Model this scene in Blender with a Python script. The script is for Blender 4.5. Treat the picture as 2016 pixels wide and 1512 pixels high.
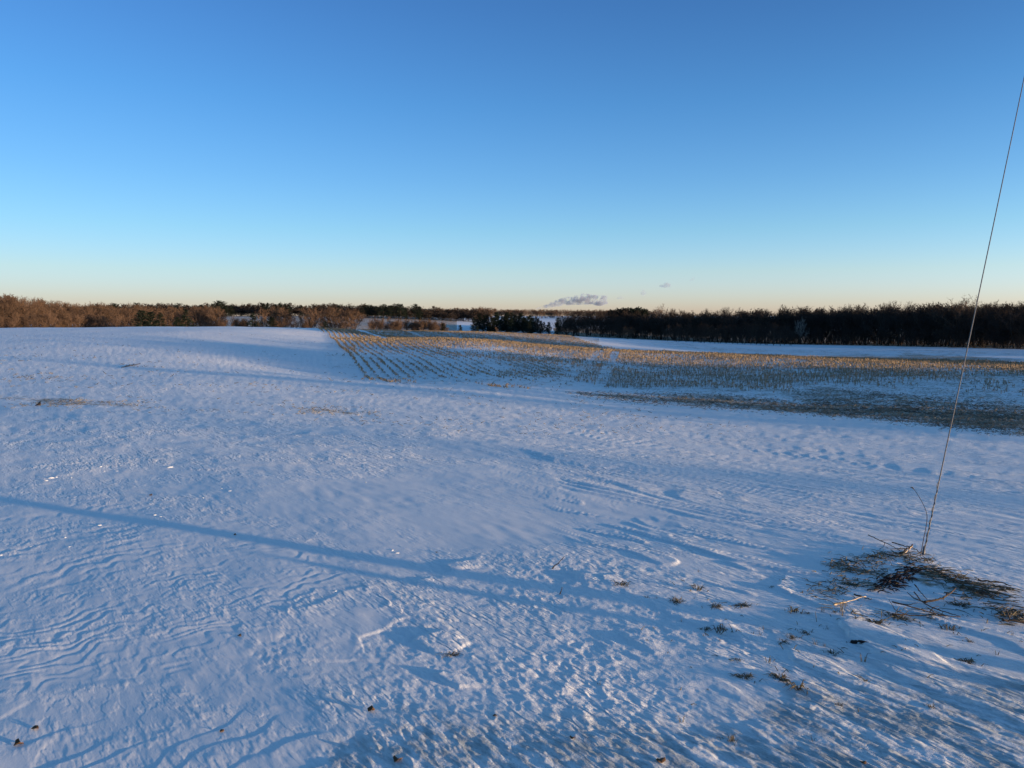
import bpy, math, random
import numpy as np
from mathutils import Vector, Matrix

for o in list(bpy.data.objects):
    bpy.data.objects.remove(o)
SC = bpy.context.scene
COL = SC.collection
rng = np.random.default_rng(11)
random.seed(11)
R = math.radians

# ---------------------------------------------------------------- camera
F = 1523.0                      # focal length in pixels of the 2016 px wide photograph
PITCH = math.atan(134.0 / F)
EYE = 1.6
cam = bpy.data.cameras.new('camera')
cam.sensor_width = 36.0
cam.lens = 36.0 * F / 2016.0
cam.clip_start = 0.05
cam.clip_end = 20000
cam_o = bpy.data.objects.new('camera', cam)
COL.objects.link(cam_o)
cam_o.location = (0, 0, EYE)
cam_o.rotation_euler = (math.pi / 2 - PITCH, 0, 0)
SC.camera = cam_o

# ---------------------------------------------------------------- sky and sun
SUN_EL = R(3.3)
SUN_AZ = math.atan2(0.90, -0.43)          # clockwise from +y: right and a little behind the camera
world = bpy.data.worlds.new('World')
SC.world = world
world.use_nodes = True
nt = world.node_tree
bg = nt.nodes['Background']
sky = nt.nodes.new('ShaderNodeTexSky')
sky.sky_type = 'NISHITA'
sky.sun_disc = False
sky.sun_elevation = SUN_EL
sky.sun_rotation = SUN_AZ
sky.air_density = 0.8
sky.dust_density = 0.3
sky.ozone_density = 2.5
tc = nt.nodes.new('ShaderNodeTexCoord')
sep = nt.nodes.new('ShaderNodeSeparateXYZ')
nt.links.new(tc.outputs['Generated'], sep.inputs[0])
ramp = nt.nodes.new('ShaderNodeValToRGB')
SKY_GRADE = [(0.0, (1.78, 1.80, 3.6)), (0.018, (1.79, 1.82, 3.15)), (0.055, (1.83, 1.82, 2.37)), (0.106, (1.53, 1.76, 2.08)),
             (0.168, (1.26, 1.62, 2.02)), (0.255, (0.98, 1.48, 1.94)), (0.36, (0.85, 1.27, 1.78)), (0.9, (1.28, 1.52, 1.52))]  # last stop, overhead and out of view, raised to warm the shaded snow
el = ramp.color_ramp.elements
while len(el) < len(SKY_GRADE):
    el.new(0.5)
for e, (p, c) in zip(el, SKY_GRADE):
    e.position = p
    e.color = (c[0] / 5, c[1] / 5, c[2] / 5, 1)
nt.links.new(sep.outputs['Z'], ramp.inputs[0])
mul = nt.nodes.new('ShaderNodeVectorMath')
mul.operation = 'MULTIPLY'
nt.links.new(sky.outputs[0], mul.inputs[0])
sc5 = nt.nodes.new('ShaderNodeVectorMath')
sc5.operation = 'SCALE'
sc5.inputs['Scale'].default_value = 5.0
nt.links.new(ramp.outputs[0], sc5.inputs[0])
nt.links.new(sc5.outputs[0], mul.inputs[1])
# the antisolar (left) side is a little dimmer and the sun side brighter low down, as in the photograph
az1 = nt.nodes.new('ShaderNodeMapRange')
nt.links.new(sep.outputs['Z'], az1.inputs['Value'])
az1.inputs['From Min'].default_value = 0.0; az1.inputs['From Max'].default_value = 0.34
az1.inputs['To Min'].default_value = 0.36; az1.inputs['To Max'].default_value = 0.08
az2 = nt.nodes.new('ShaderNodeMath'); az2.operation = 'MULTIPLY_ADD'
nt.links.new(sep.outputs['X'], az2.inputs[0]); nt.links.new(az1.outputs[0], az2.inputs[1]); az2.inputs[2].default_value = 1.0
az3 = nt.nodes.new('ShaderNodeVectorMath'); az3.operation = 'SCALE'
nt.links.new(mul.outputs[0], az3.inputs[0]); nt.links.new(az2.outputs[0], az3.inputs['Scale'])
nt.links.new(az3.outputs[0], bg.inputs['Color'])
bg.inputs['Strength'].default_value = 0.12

sun = bpy.data.lights.new('sun', 'SUN')
sun.energy = 4.3
sun.angle = R(0.5)
sun.color = (1.0, 0.70, 0.42)
sun_o = bpy.data.objects.new('sun', sun)
COL.objects.link(sun_o)
sd = Vector((math.sin(SUN_AZ) * math.cos(SUN_EL), math.cos(SUN_AZ) * math.cos(SUN_EL), math.sin(SUN_EL)))
sun_o.rotation_euler = sd.to_track_quat('Z', 'Y').to_euler()
sun_o.location = sd * 50

vs = SC.view_settings
vs.view_transform = 'Standard'
vs.look = 'None'
vs.exposure = 0.80
vs.gamma = 1.0
vs.use_curve_mapping = False
SC.cycles.max_bounces = 5
SC.cycles.diffuse_bounces = 3
SC.cycles.glossy_bounces = 2
SC.cycles.transparent_max_bounces = 4
SC.cycles.volume_bounces = 1

# ---------------------------------------------------------------- helpers
def tag(o, label=None, cat=None, group=None, kind=None):
    if label: o['label'] = label
    if cat: o['category'] = cat
    if group: o['group'] = group
    if kind: o['kind'] = kind
    return o

def mesh_np(name, verts, faces, mat=None, smooth=False):
    """faces: (n,3) or (n,4) int array, or a list of them (tris then quads)"""
    me = bpy.data.meshes.new(name)
    verts = np.asarray(verts, dtype=np.float32)
    me.vertices.add(len(verts))
    me.vertices.foreach_set('co', verts.ravel())
    fl = [np.asarray(f, dtype=np.int32) for f in (faces if isinstance(faces, list) else [faces]) if len(f)]
    loops = np.concatenate([f.ravel() for f in fl])
    tot = np.concatenate([np.full(len(f), f.shape[1], dtype=np.int32) for f in fl])
    start = np.concatenate([[0], np.cumsum(tot)[:-1]]).astype(np.int32)
    me.loops.add(len(loops))
    me.loops.foreach_set('vertex_index', loops)
    me.polygons.add(len(tot))
    me.polygons.foreach_set('loop_start', start)
    me.polygons.foreach_set('loop_total', tot)
    if smooth:
        me.polygons.foreach_set('use_smooth', np.ones(len(tot), dtype=bool))
    me.update(calc_edges=True)
    if mat: me.materials.append(mat)
    return me

def obj(name, me, parent=None, loc=None):
    o = bpy.data.objects.new(name, me)
    COL.objects.link(o)
    if parent: o.parent = parent
    if loc is not None: o.location = loc
    return o

def empty(name, loc, rz=0.0):
    o = bpy.data.objects.new(name, None)
    o.empty_display_size = 0.1
    COL.objects.link(o)
    o.location = loc
    o.rotation_euler = (0, 0, rz)
    return o

def hash2(ix, iy, seed):
    h = (ix.astype(np.int64) * 374761393 + iy.astype(np.int64) * 668265263 + seed * 1442695041) & 0xFFFFFFFF
    h = ((h ^ (h >> 13)) * 1274126177) & 0xFFFFFFFF
    h = (h ^ (h >> 16)) & 0xFFFFFFFF
    return h

def perlin(x, y, seed=0):
    xi = np.floor(x); yi = np.floor(y)
    fx = x - xi; fy = y - yi
    xi = xi.astype(np.int64); yi = yi.astype(np.int64)
    u = fx * fx * fx * (fx * (fx * 6 - 15) + 10)
    v = fy * fy * fy * (fy * (fy * 6 - 15) + 10)
    def g(ix, iy, dx, dy):
        a = hash2(ix, iy, seed).astype(np.float64) * (2 * math.pi / 4294967296.0)
        return np.cos(a) * dx + np.sin(a) * dy
    a = g(xi, yi, fx, fy); b = g(xi + 1, yi, fx - 1, fy)
    c = g(xi, yi + 1, fx, fy - 1); d = g(xi + 1, yi + 1, fx - 1, fy - 1)
    return 1.5 * ((a * (1 - u) + b * u) * (1 - v) + (c * (1 - u) + d * u) * v)

def fbm(x, y, seed=0, oct=3, gain=0.5):
    s = 0.0; a = 1.0
    for k in range(oct):
        s = s + a * perlin(x * 2 ** k + 17.3 * k, y * 2 ** k - 9.1 * k, seed + k)
        a *= gain
    return s

def worley(x, y, seed=0):
    xi = np.floor(x).astype(np.int64); yi = np.floor(y).astype(np.int64)
    best = np.full(x.shape, 9.0); second = np.full(x.shape, 9.0)
    for dx in (-1, 0, 1):
        for dy in (-1, 0, 1):
            cx = xi + dx; cy = yi + dy
            h = hash2(cx, cy, seed)
            px = cx + (h & 0xFFFF) / 65536.0
            py = cy + (h >> 16) / 65536.0
            d = (px - x) ** 2 + (py - y) ** 2
            second = np.minimum(second, np.maximum(best, d))
            best = np.minimum(best, d)
    return np.sqrt(best), np.sqrt(second)

def sstep(a, b, x):
    t = np.clip((x - a) / (b - a), 0, 1)
    return t * t * (3 - 2 * t)

# the photograph's frame, used only to work out where things really stand on the ground
CP, SP = math.cos(PITCH), math.sin(PITCH)
def project(x, y, z):
    dz = z - EYE
    depth = y * CP - dz * SP
    up = y * SP + dz * CP
    depth = np.where(depth > 0.05, depth, 0.05)
    return 1008 + F * x / depth, 756 - F * up / depth

def ray(px, py):
    cx = (px - 1008) / F; cy = (756 - py) / F
    d = np.array([cx, CP + cy * SP, -SP + cy * CP])
    return d / d[1]              # per metre of y

# ---------------------------------------------------------------- the lie of the land
# (photo column, distance in m, height of the eye above the ground there)
LAND = [
 (1008, 2.8, 1.60), (1008, 6, 1.72), (1008, 12, 2.08), (1008, 25, 2.95), (1008, 40, 3.75), (1008, 55, 4.40),
 (0, 6, 1.64), (0, 12, 1.80), (0, 22, 2.10), (0, 40, 2.30), (0, 65, 2.30), (0, 90, 1.95), (0, 112, 1.70), (0, 150, 3.0), (0, 200, 4.6), (0, 300, 5.2),
 (300, 25, 2.25), (300, 45, 2.75), (300, 75, 2.55), (300, 118, 1.72), (300, 160, 3.2), (300, 220, 4.8),
 (500, 25, 2.45), (500, 60, 3.35), (500, 100, 2.25), (500, 126, 1.80), (500, 165, 3.0), (500, 220, 4.8),
 (620, 60, 3.95), (620, 120, 2.45), (620, 150, 2.40), (620, 185, 3.2), (620, 230, 5.0),
 (700, 55, 4.40), (680, 90, 3.55), (655, 113, 3.25), (690, 165, 2.95), (700, 195, 3.9), (700, 240, 5.4),
 (900, 45, 4.00), (900, 70, 4.05), (910, 100, 3.35), (900, 112, 3.45), (890, 145, 5.0), (890, 190, 3.80), (890, 235, 6.0),
 (1080, 70, 4.3), (1080, 100, 4.0), (1080, 140, 6.0), (1090, 190, 4.75), (1080, 230, 6.2),
 (1190, 35, 3.9), (1190, 55, 5.0), (1190, 75, 4.75), (1190, 95, 4.35), (1190, 130, 6.7), (1190, 190, 5.75), (1190, 240, 7.0), (1190, 300, 8.2),
 (1500, 12, 2.35), (1500, 22, 3.2), (1500, 35, 4.35), (1500, 55, 4.95), (1500, 75, 4.95), (1500, 92, 4.85), (1500, 125, 6.8), (1500, 180, 8.3), (1500, 240, 8.75), (1500, 275, 9.7),
 (2016, 5, 1.75), (2016, 12, 2.5), (2016, 25, 3.75), (2016, 45, 4.65), (2016, 66, 4.75), (2016, 95, 6.2), (2016, 130, 6.9), (2016, 180, 8.05), (2016, 220, 8.4),
 (700, 300, 5.0), (600, 350, 2.6), (500, 450, 0.2), (700, 450, 0.9), (850, 450, 2.5), (850, 350, 4.4), (960, 300, 6.8), (1000, 340, 6.4),
 (1000, 420, 5.3), (1090, 380, 7.0), (1090, 500, 3.3), (1300, 400, 8.5), (1600, 400, 8.5),
 (500, 600, 0.6), (850, 600, 1.6), (1050, 800, 1.5), (200, 500, 1.0), (-300, 300, 4.5), (-300, 130, 2.4), (-300, 60, 2.2), (-300, 500, 2.0),
]
pts = [((px - 1008) / F * d, d, EYE - h) for px, d, h in LAND]
pts += [(0, 0, 0), (3, -2, 0.0), (-3, -2, 0.0), (0, -8, 0.1), (0, -30, 0.4), (40, -10, -1.2), (80, 20, -2.6), (140, 20, -4.0), (140, 120, -5.5),
        (80, 60, -3.6), (200, 200, -7), (-60, 0, -0.2), (-80, -60, 0.2), (60, -80, -1.0), (-60, 25, -0.3), (250, 60, -5), (160, -60, -3)]
for a in range(0, 360, 30):
    pts.append((1000 * math.sin(R(a)), 1000 * math.cos(R(a)), -1.0))
pts = np.array(pts)
SCL = 0.01
def _tps(r2):
    return np.where(r2 > 1e-12, 0.5 * r2 * np.log(np.maximum(r2, 1e-12)), 0.0)
PX, PY = pts[:, 0] * SCL, pts[:, 1] * SCL
n = len(pts)
Kk = _tps((PX[:, None] - PX) ** 2 + (PY[:, None] - PY) ** 2) + np.eye(n) * 2e-6
Pm = np.c_[np.ones(n), PX, PY]
A = np.block([[Kk, Pm], [Pm.T, np.zeros((3, 3))]])
W = np.linalg.solve(A, np.r_[pts[:, 2], 0, 0, 0])

def base_ground(x, y):
    x = np.atleast_1d(np.asarray(x, float)); y = np.atleast_1d(np.asarray(y, float))
    r = np.hypot(x, y)
    k = np.where(r > 950, 950 / np.maximum(r, 1), 1.0)
    sx = x * k * SCL; sy = y * k * SCL
    out = np.empty(x.shape)
    fx, fy, fo = sx.ravel(), sy.ravel(), out.ravel()
    for i in range(0, len(fx), 60000):
        a, b = fx[i:i + 60000], fy[i:i + 60000]
        fo[i:i + 60000] = _tps((a[:, None] - PX) ** 2 + (b[:, None] - PY) ** 2) @ W[:n] + W[n] + W[n + 1] * a + W[n + 2] * b
    out = fo.reshape(x.shape)
    return out

# --- wind-carved snow relief near the camera
WX, WY = 0.62, -0.785            # wind direction
def sdf(px, py, poly):
    """signed distance to a polygon, positive inside"""
    P = np.array(poly, float); Q = np.roll(P, -1, 0)
    d = np.full(px.shape, 1e18); inside = np.zeros(px.shape, bool)
    for (ax, ay), (bx, by) in zip(P, Q):
        ex, ey = bx - ax, by - ay
        wx, wy = px - ax, py - ay
        t = np.clip((wx * ex + wy * ey) / (ex * ex + ey * ey + 1e-9), 0, 1)
        d = np.minimum(d, (wx - ex * t) ** 2 + (wy - ey * t) ** 2)
        c = ((ay > py) != (by > py)) & (px < (bx - ax) * (py - ay) / (by - ay + 1e-12) + ax)
        inside ^= c
    d = np.sqrt(d)
    return np.where(inside, d, -d)

ROUGH = [(480, 1292), (560, 1245), (700, 1290), (722, 1250), (800, 1215), (735, 1150), (850, 1120), (980, 1085), (1150, 1085), (1320, 1120),
         (1450, 1180), (1560, 1290), (1560, 1400), (1300, 1460), (1000, 1440), (780, 1400), (640, 1350), (520, 1325)]
ROUGH2 = [(960, 905), (1080, 900), (1240, 930), (1340, 965), (1300, 1000), (1100, 990), (980, 950)]
THIN = [(560, 1600), (640, 1470), (800, 1405), (1050, 1430), (1400, 1420), (1640, 1340), (1820, 1360), (2300, 1340), (2300, 1700), (560, 1700)]
TERR = [(-400, 900), (150, 960), (420, 1010), (640, 1070), (720, 1120), (600, 1200), (470, 1262), (300, 1335), (-400, 1400)]
SWIRL = [(1040, 840), (1400, 850), (2400, 950), (2400, 1250), (1800, 1100), (1560, 1075), (1300, 1040), (1120, 975)]
SLAB = [(250, 1190), (600, 1196), (690, 1158), (738, 1150), (770, 1190), (806, 1212), (760, 1235), (708, 1255), (718, 1285), (742, 1302), (640, 1300), (480, 1292), (250, 1310)]
FLAT = [(200, 930), (600, 930), (1000, 900), (1330, 1010), (1330, 1060), (1000, 1090), (780, 1120), (600, 1060)]
FLAT2 = [(-300, 1300), (180, 1240), (480, 1205), (520, 1300), (640, 1390), (660, 1450), (250, 1360), (-300, 1380)]
PLATES = [([(812, 1262), (822, 1248), (870, 1240), (905, 1250), (930, 1262), (880, 1288), (855, 1284)], 0.024),
          ([(854, 1326), (872, 1321), (905, 1326), (962, 1352), (905, 1354), (872, 1342)], 0.026),
          ([(1652, 1226), (1672, 1220), (1720, 1230), (1800, 1262), (1905, 1338), (1800, 1318), (1722, 1290), (1672, 1256)], 0.045),
          ([(1030, 884), (1080, 892), (1150, 900), (1244, 914), (1190, 924), (1090, 906)], 0.06),
          ([(868, 1112), (940, 1098), (962, 1104), (940, 1116), (885, 1122)], 0.025),
          ([(1125, 1130), (1165, 1126), (1200, 1140), (1170, 1150), (1135, 1144)], 0.018),
          ([(1180, 1134), (1212, 1130), (1232, 1146), (1205, 1152), (1186, 1146)], 0.018),
          ([(810, 1140), (850, 1136), (888, 1148), (850, 1154), (820, 1150)], 0.018),
          ([(560, 1198), (574, 1194), (578, 1204), (566, 1208)], 0.012),
          ([(1230, 1245), (1300, 1262), (1330, 1285), (1290, 1286), (1240, 1262)], 0.018),
          ([(1390, 1228), (1440, 1232), (1500, 1262), (1460, 1262)], 0.022),
          ([(1545, 1130), (1570, 1150), (1556, 1172), (1520, 1160)], 0.018)]

def relief(x, y, z0):
    """height added to the smooth land; x, y, z0 arrays"""
    r = np.hypot(x, y)
    px, py = project(x, y, z0)
    front = y > 0.6
    wn = perlin(x * 2.2, y * 2.2, 71); wn2 = perlin(x * 2.2 + 40, y * 2.2, 72)
    wf = perlin(x * 9, y * 9, 73); wf2 = perlin(x * 9 + 40, y * 9, 74)
    qx = px + (16 * wn + 8 * wf) * np.clip(5 / r, 0.3, 1.5); qy = py + (9 * wn2 + 5 * wf2) * np.clip(5 / r, 0.2, 1.5)
    def zone(poly, w=26):
        return np.where(front, sstep(-w, w, sdf(qx, qy, poly)), 0.0)
    rough = np.maximum(zone(ROUGH, 9), 0.55 * zone(ROUGH2, 8))
    thin = zone(THIN, 45)
    terr = zone(TERR, 40)
    swirl = zone(SWIRL, 22)
    u = x * WX + y * WY; v = -x * WY + y * WX
    near = 1 - sstep(22, 60, r)
    # broad drifts
    big = 0.022 * perlin(u / 3.6, v / 1.9, 5) + 0.007 * perlin(u / 1.3 + 9, v / 0.6, 6)
    h = big * (1 - 0.5 * sstep(15, 40, r))
    # layered wind crust: contour steps of a warped smooth field
    wu = u + 0.35 * perlin(x / 0.9, y / 0.9, 21) + 0.10 * perlin(x / 0.28, y / 0.28, 22)
    wv = v + 0.35 * perlin(x / 0.9 + 7, y / 0.9, 23) + 0.08 * perlin(x / 0.3, y / 0.3 + 5, 24)
    T1 = 5.0 * perlin(wu / 2.6, wv / 2.0, 31) + 9.0 * (x * 0.75 - y * 0.66) + 1.6 * perlin(x / 0.13, y / 0.13, 34) * 0.5 + 1.8 * perlin(wu / 0.7, wv / 0.45, 32)
    dep = 0.62 + 0.9 * perlin(x / 0.5, y / 0.5, 33)
    for fq, amp, rng_ in ((1.1, 0.0038, 1 - sstep(4.8, 6.0, r)), (0.6, 0.0058, sstep(4.8, 6.0, r))):
        f = T1 * fq
        st = np.floor(f) + sstep(0.74, 1.0, f - np.floor(f))
        h = h + terr * np.clip(dep, 0, 1.2) * amp * rng_ * (st - f)
    sw = r / 8.0
    wu2 = u + 0.4 * perlin(x / 1.4, y / 1.4, 44); wv2 = v + 0.25 * perlin(u / 2.4, v / 1.1, 45) + 0.03 * perlin(u / 0.5, v / 0.22, 46)
    T2 = 3.2 * perlin(wu2 / 3.0, wv2 / 1.3, 41) + 6.5 * wv2 + 0.5 * perlin(wu2 / 1.4, wv2 / 0.4, 42)
    dep2 = 0.75 + 0.7 * perlin(x / 1.6, y / 1.6, 43)
    for fq, amp, rng_, lo in ((1.0, 0.009, 1 - sstep(6.0, 7.5, r), 0.72), (0.55, 0.021, sstep(6.0, 7.5, r), 0.55)):
        f2 = T2 * fq
        st2 = np.floor(f2) + sstep(lo, 1.0, f2 - np.floor(f2))
        h = h + swirl * np.clip(dep2, 0.1, 1.4) * amp * rng_ * (st2 - f2)
    terr2 = zone([(-400, 1350), (250, 1345), (480, 1400), (700, 1440), (640, 1600), (-400, 1600)], 40)
    f3 = 2.8 * perlin(wu / 1.3, wv / 0.9, 35) + 4.0 * (x * 0.75 - y * 0.66) + 0.4 * perlin(x / 0.2, y / 0.2, 36)
    st3 = np.floor(f3) + sstep(0.86, 1.0, f3 - np.floor(f3))
    h = h + terr2 * np.clip(0.5 + 0.9 * perlin(x / 0.6, y / 0.6, 37), 0, 1.1) * 0.0028 * (st3 - f3)
    # fine wind ripples everywhere in front of the eye
    fe = 1 - sstep(12, 24, r)
    h = h + (1 - rough) * fe * (0.0018 * perlin(u / 0.16, v / 0.05, 51) * (0.5 + thin) + 0.0035 * perlin(u / 0.30, v / 0.11, 52) * np.clip(0.5 + perlin(x / 1.1, y / 1.1, 53), 0, 1.2) * (1 - 0.6 * terr) * (1 - 0.85 * swirl))
    # pitted crust
    m = r < 14
    if m.any():
        a, b = u[m], v[m]
        s = 0.038
        a2 = a + 0.02 * perlin(a / 0.1, b / 0.07, 61); b2 = b + 0.016 * perlin(a / 0.1 + 9, b / 0.1, 62)
        w1, w2 = worley(a2 / (s * 2.1), b2 / s, 63)
        v1, v2 = worley(a2 / (s * 0.8) + 3.3, b2 / (s * 0.5), 64)
        bump = 0.0075 * np.clip(w1, 0, 0.9) + 0.0025 * np.clip(v1, 0, 0.9) + 0.005 * perlin(a / 0.42, b / 0.26, 65) + 0.003 * perlin(a / 0.13, b / 0.09, 66)
        hh = np.zeros(x.shape); hh[m] = bump - 0.009
        h = h + hh * rough * (0.50 + 0.45 * perlin(x / 0.6, y / 0.6, 67))
        # thin wind-scoured crust over the grass
        th = 0.003 * fbm(a / 0.10, b / 0.035, 68, 3, 0.6) + 0.007 * perlin(a / 0.8, b / 0.22, 69)
        hh = np.zeros(x.shape); hh[m] = th
        h = h + hh * thin
        # long tapering drifts behind every obstacle, sharp on their windward edge
        dr = perlin(a / 0.95, b / 0.20 + 0.5 * perlin(a / 0.5, b / 0.5, 75), 76)
        right = sstep(0.0, 1.0, x[m]) * (1 - 0.6 * rough[m])
        hh = np.zeros(x.shape); hh[m] = 0.012 * right * sstep(0.22, 0.34, dr) * np.clip(1.2 - dr, 0, 1)
        h = h + hh * fe * (1 - 0.7 * swirl)
    # the smooth slab with the broken edge, and single plates and tongues
    sl = sdf(px + 7 * wf, py + 4 * wf2, SLAB)
    h = h + np.where(front, sstep(-3, 3, sl) * sstep(380, 640, px) * 0.0032, 0)
    for poly, hh in PLATES:
        d = sdf(px + 3 * wf, py + 1.6 * wf2, poly)
        cx = min(p[0] for p in poly); ex = max(p[0] for p in poly)
        fall = 1 - 0.8 * sstep(cx + 0.25 * (ex - cx), ex, px)
        h = h + np.where(front, sstep(-3, 4, d) * hh * 0.5 * fall, 0)
    # cloddy snow further out
    mid = sstep(6, 14, r) * (1 - sstep(70, 130, r)) * (1 - 0.8 * swirl)
    h = h + mid * (0.009 * fbm(u / 0.55, v / 0.30, 81, 2, 0.6) + 0.014 * np.maximum(perlin(u / 0.9, v / 0.5, 83) - 0.15, 0)) * (1 + 0.6 * sstep(20, 60, r))
    und = sstep(15, 50, r) * (1 - sstep(180, 260, r))
    h = h + und * 0.10 * perlin(x / 9 + 3, y / 14, 85)
    calm = np.maximum.reduce([zone(FLAT, 35), 0.86 * terr, 0.9 * terr2, zone(FLAT2, 35), np.where(front, 0.8 * sstep(-22, 26, sl), 0), 0.5 * swirl * (1 - sstep(6.0, 9, r))])
    return h, rough, thin, calm

def ground(x, y):
    z0 = base_ground(x, y)
    x = np.atleast_1d(np.asarray(x, float)); y = np.atleast_1d(np.asarray(y, float))
    return z0 + relief(x, y, z0)[0]

def gz(x, y):
    return float(ground(x, y)[0])

def hit(px, py, far=400):
    """ground point seen at a pixel of the photograph"""
    d = ray(px, py)
    t = np.geomspace(1.5, far, 900)
    g = base_ground(d[0] * t, t)
    z = EYE + d[2] * t
    i = np.argmax(z < g)
    a, b = t[max(i - 1, 0)], t[i]
    for _ in range(18):
        m = (a + b) / 2
        if EYE + d[2] * m < base_ground(d[0] * m, m)[0]: b = m
        else: a = m
    x, y = d[0] * b, b
    return np.array([x, y, gz(x, y)])

# ---------------------------------------------------------------- materials
def mat(name, color, rough=0.8, var=0.0, scale=5.0, spec=0.2, bump=0.0, obj_var=0.0, color2=None):
    m = bpy.data.materials.new(name)
    m.use_nodes = True
    t = m.node_tree
    b = t.nodes['Principled BSDF']
    b.inputs['Roughness'].default_value = rough
    b.inputs['Specular IOR Level'].default_value = spec
    b.inputs['Base Color'].default_value = (*color, 1)
    src = None
    if var > 0 or color2:
        nz = t.nodes.new('ShaderNodeTexNoise')
        nz.inputs['Scale'].default_value = scale
        nz.inputs['Detail'].default_value = 3
        c = t.nodes.new('ShaderNodeTexCoord')
        t.links.new(c.outputs['Object'], nz.inputs['Vector'])
        mx = t.nodes.new('ShaderNodeMix')
        mx.data_type = 'RGBA'
        c2 = color2 or tuple(v * (1 - var) for v in color)
        c1 = color if color2 else tuple(min(1, v * (1 + var)) for v in color)
        mx.inputs['A'].default_value = (*c1, 1)
        mx.inputs['B'].default_value = (*c2, 1)
        mr = t.nodes.new('ShaderNodeMapRange')
        mr.inputs['From Min'].default_value = 0.35
        mr.inputs['From Max'].default_value = 0.65
        t.links.new(nz.outputs['Fac'], mr.inputs['Value'])
        t.links.new(mr.outputs[0], mx.inputs['Factor'])
        src = mx.outputs['Result']
        if bump > 0:
            bp = t.nodes.new('ShaderNodeBump')
            bp.inputs['Strength'].default_value = bump
            t.links.new(nz.outputs['Fac'], bp.inputs['Height'])
            t.links.new(bp.outputs[0], b.inputs['Normal'])
    if obj_var > 0:
        oi = t.nodes.new('ShaderNodeObjectInfo')
        mr2 = t.nodes.new('ShaderNodeMapRange')
        mr2.inputs['To Min'].default_value = 1 - obj_var
        mr2.inputs['To Max'].default_value = 1 + obj_var
        t.links.new(oi.outputs['Random'], mr2.inputs['Value'])
        vm = t.nodes.new('ShaderNodeVectorMath')
        vm.operation = 'SCALE'
        if src: t.links.new(src, vm.inputs[0])
        else: vm.inputs[0].default_value = color
        t.links.new(mr2.outputs[0], vm.inputs['Scale'])
        src = vm.outputs[0]
    if src: t.links.new(src, b.inputs['Base Color'])
    return m

M_BARK = mat('bark', (0.060, 0.047, 0.038), 0.9, 0.25, 3.0, obj_var=0.2)
M_PALEBARK = mat('pale_bark', (0.30, 0.26, 0.22), 0.9, 0.2, 3.0)
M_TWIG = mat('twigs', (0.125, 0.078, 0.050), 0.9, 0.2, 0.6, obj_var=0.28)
M_TWIG_SHADE = mat('twigs_shade_tone', (0.040, 0.030, 0.024), 0.9, 0.2, 0.6, obj_var=0.3)  # same twigs darkened, the shade of the forest put into the colour
M_NEEDLE = mat('needles', (0.011, 0.019, 0.012), 0.8, 0.3, 1.5, obj_var=0.25)
M_STRAW = mat('corn_straw', (0.38, 0.275, 0.16), 0.8, 0.0, 2.0, color2=(0.22, 0.16, 0.10))
M_RESIDUE = mat('corn_residue', (0.33, 0.28, 0.20), 0.85, 0.0, 0.7, color2=(0.10, 0.088, 0.068))
M_DRYGRASS = mat('dry_grass', (0.20, 0.16, 0.085), 0.8, 0.0, 30.0, color2=(0.07, 0.065, 0.035))
M_DARKGRASS = mat('matted_grass', (0.20, 0.165, 0.105), 0.85, 0.0, 20.0, color2=(0.06, 0.052, 0.036))
M_STICK = mat('dead_stick', (0.075, 0.055, 0.042), 0.85, 0.3, 12.0, bump=0.3)
M_PALESTALK = mat('pale_stalk', (0.62, 0.47, 0.30), 0.7, 0.15, 15.0)
M_LEAF = mat('dry_leaf', (0.13, 0.075, 0.04), 0.75, 0.3, 25.0)
M_DARKLEAF = mat('rotten_leaf', (0.028, 0.016, 0.014), 0.6, 0.3, 25.0)
M_WIRE = mat('wire_steel', (0.10, 0.10, 0.105), 0.45, 0.2, 60.0, spec=0.5)
M_WOODPOLE = mat('pole_wood', (0.13, 0.095, 0.07), 0.85, 0.25, 6.0, bump=0.2)
M_LUMP = mat('snow_lump', (0.86, 0.86, 0.85), 0.5, 0.04, 20.0, bump=0.3)

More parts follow.
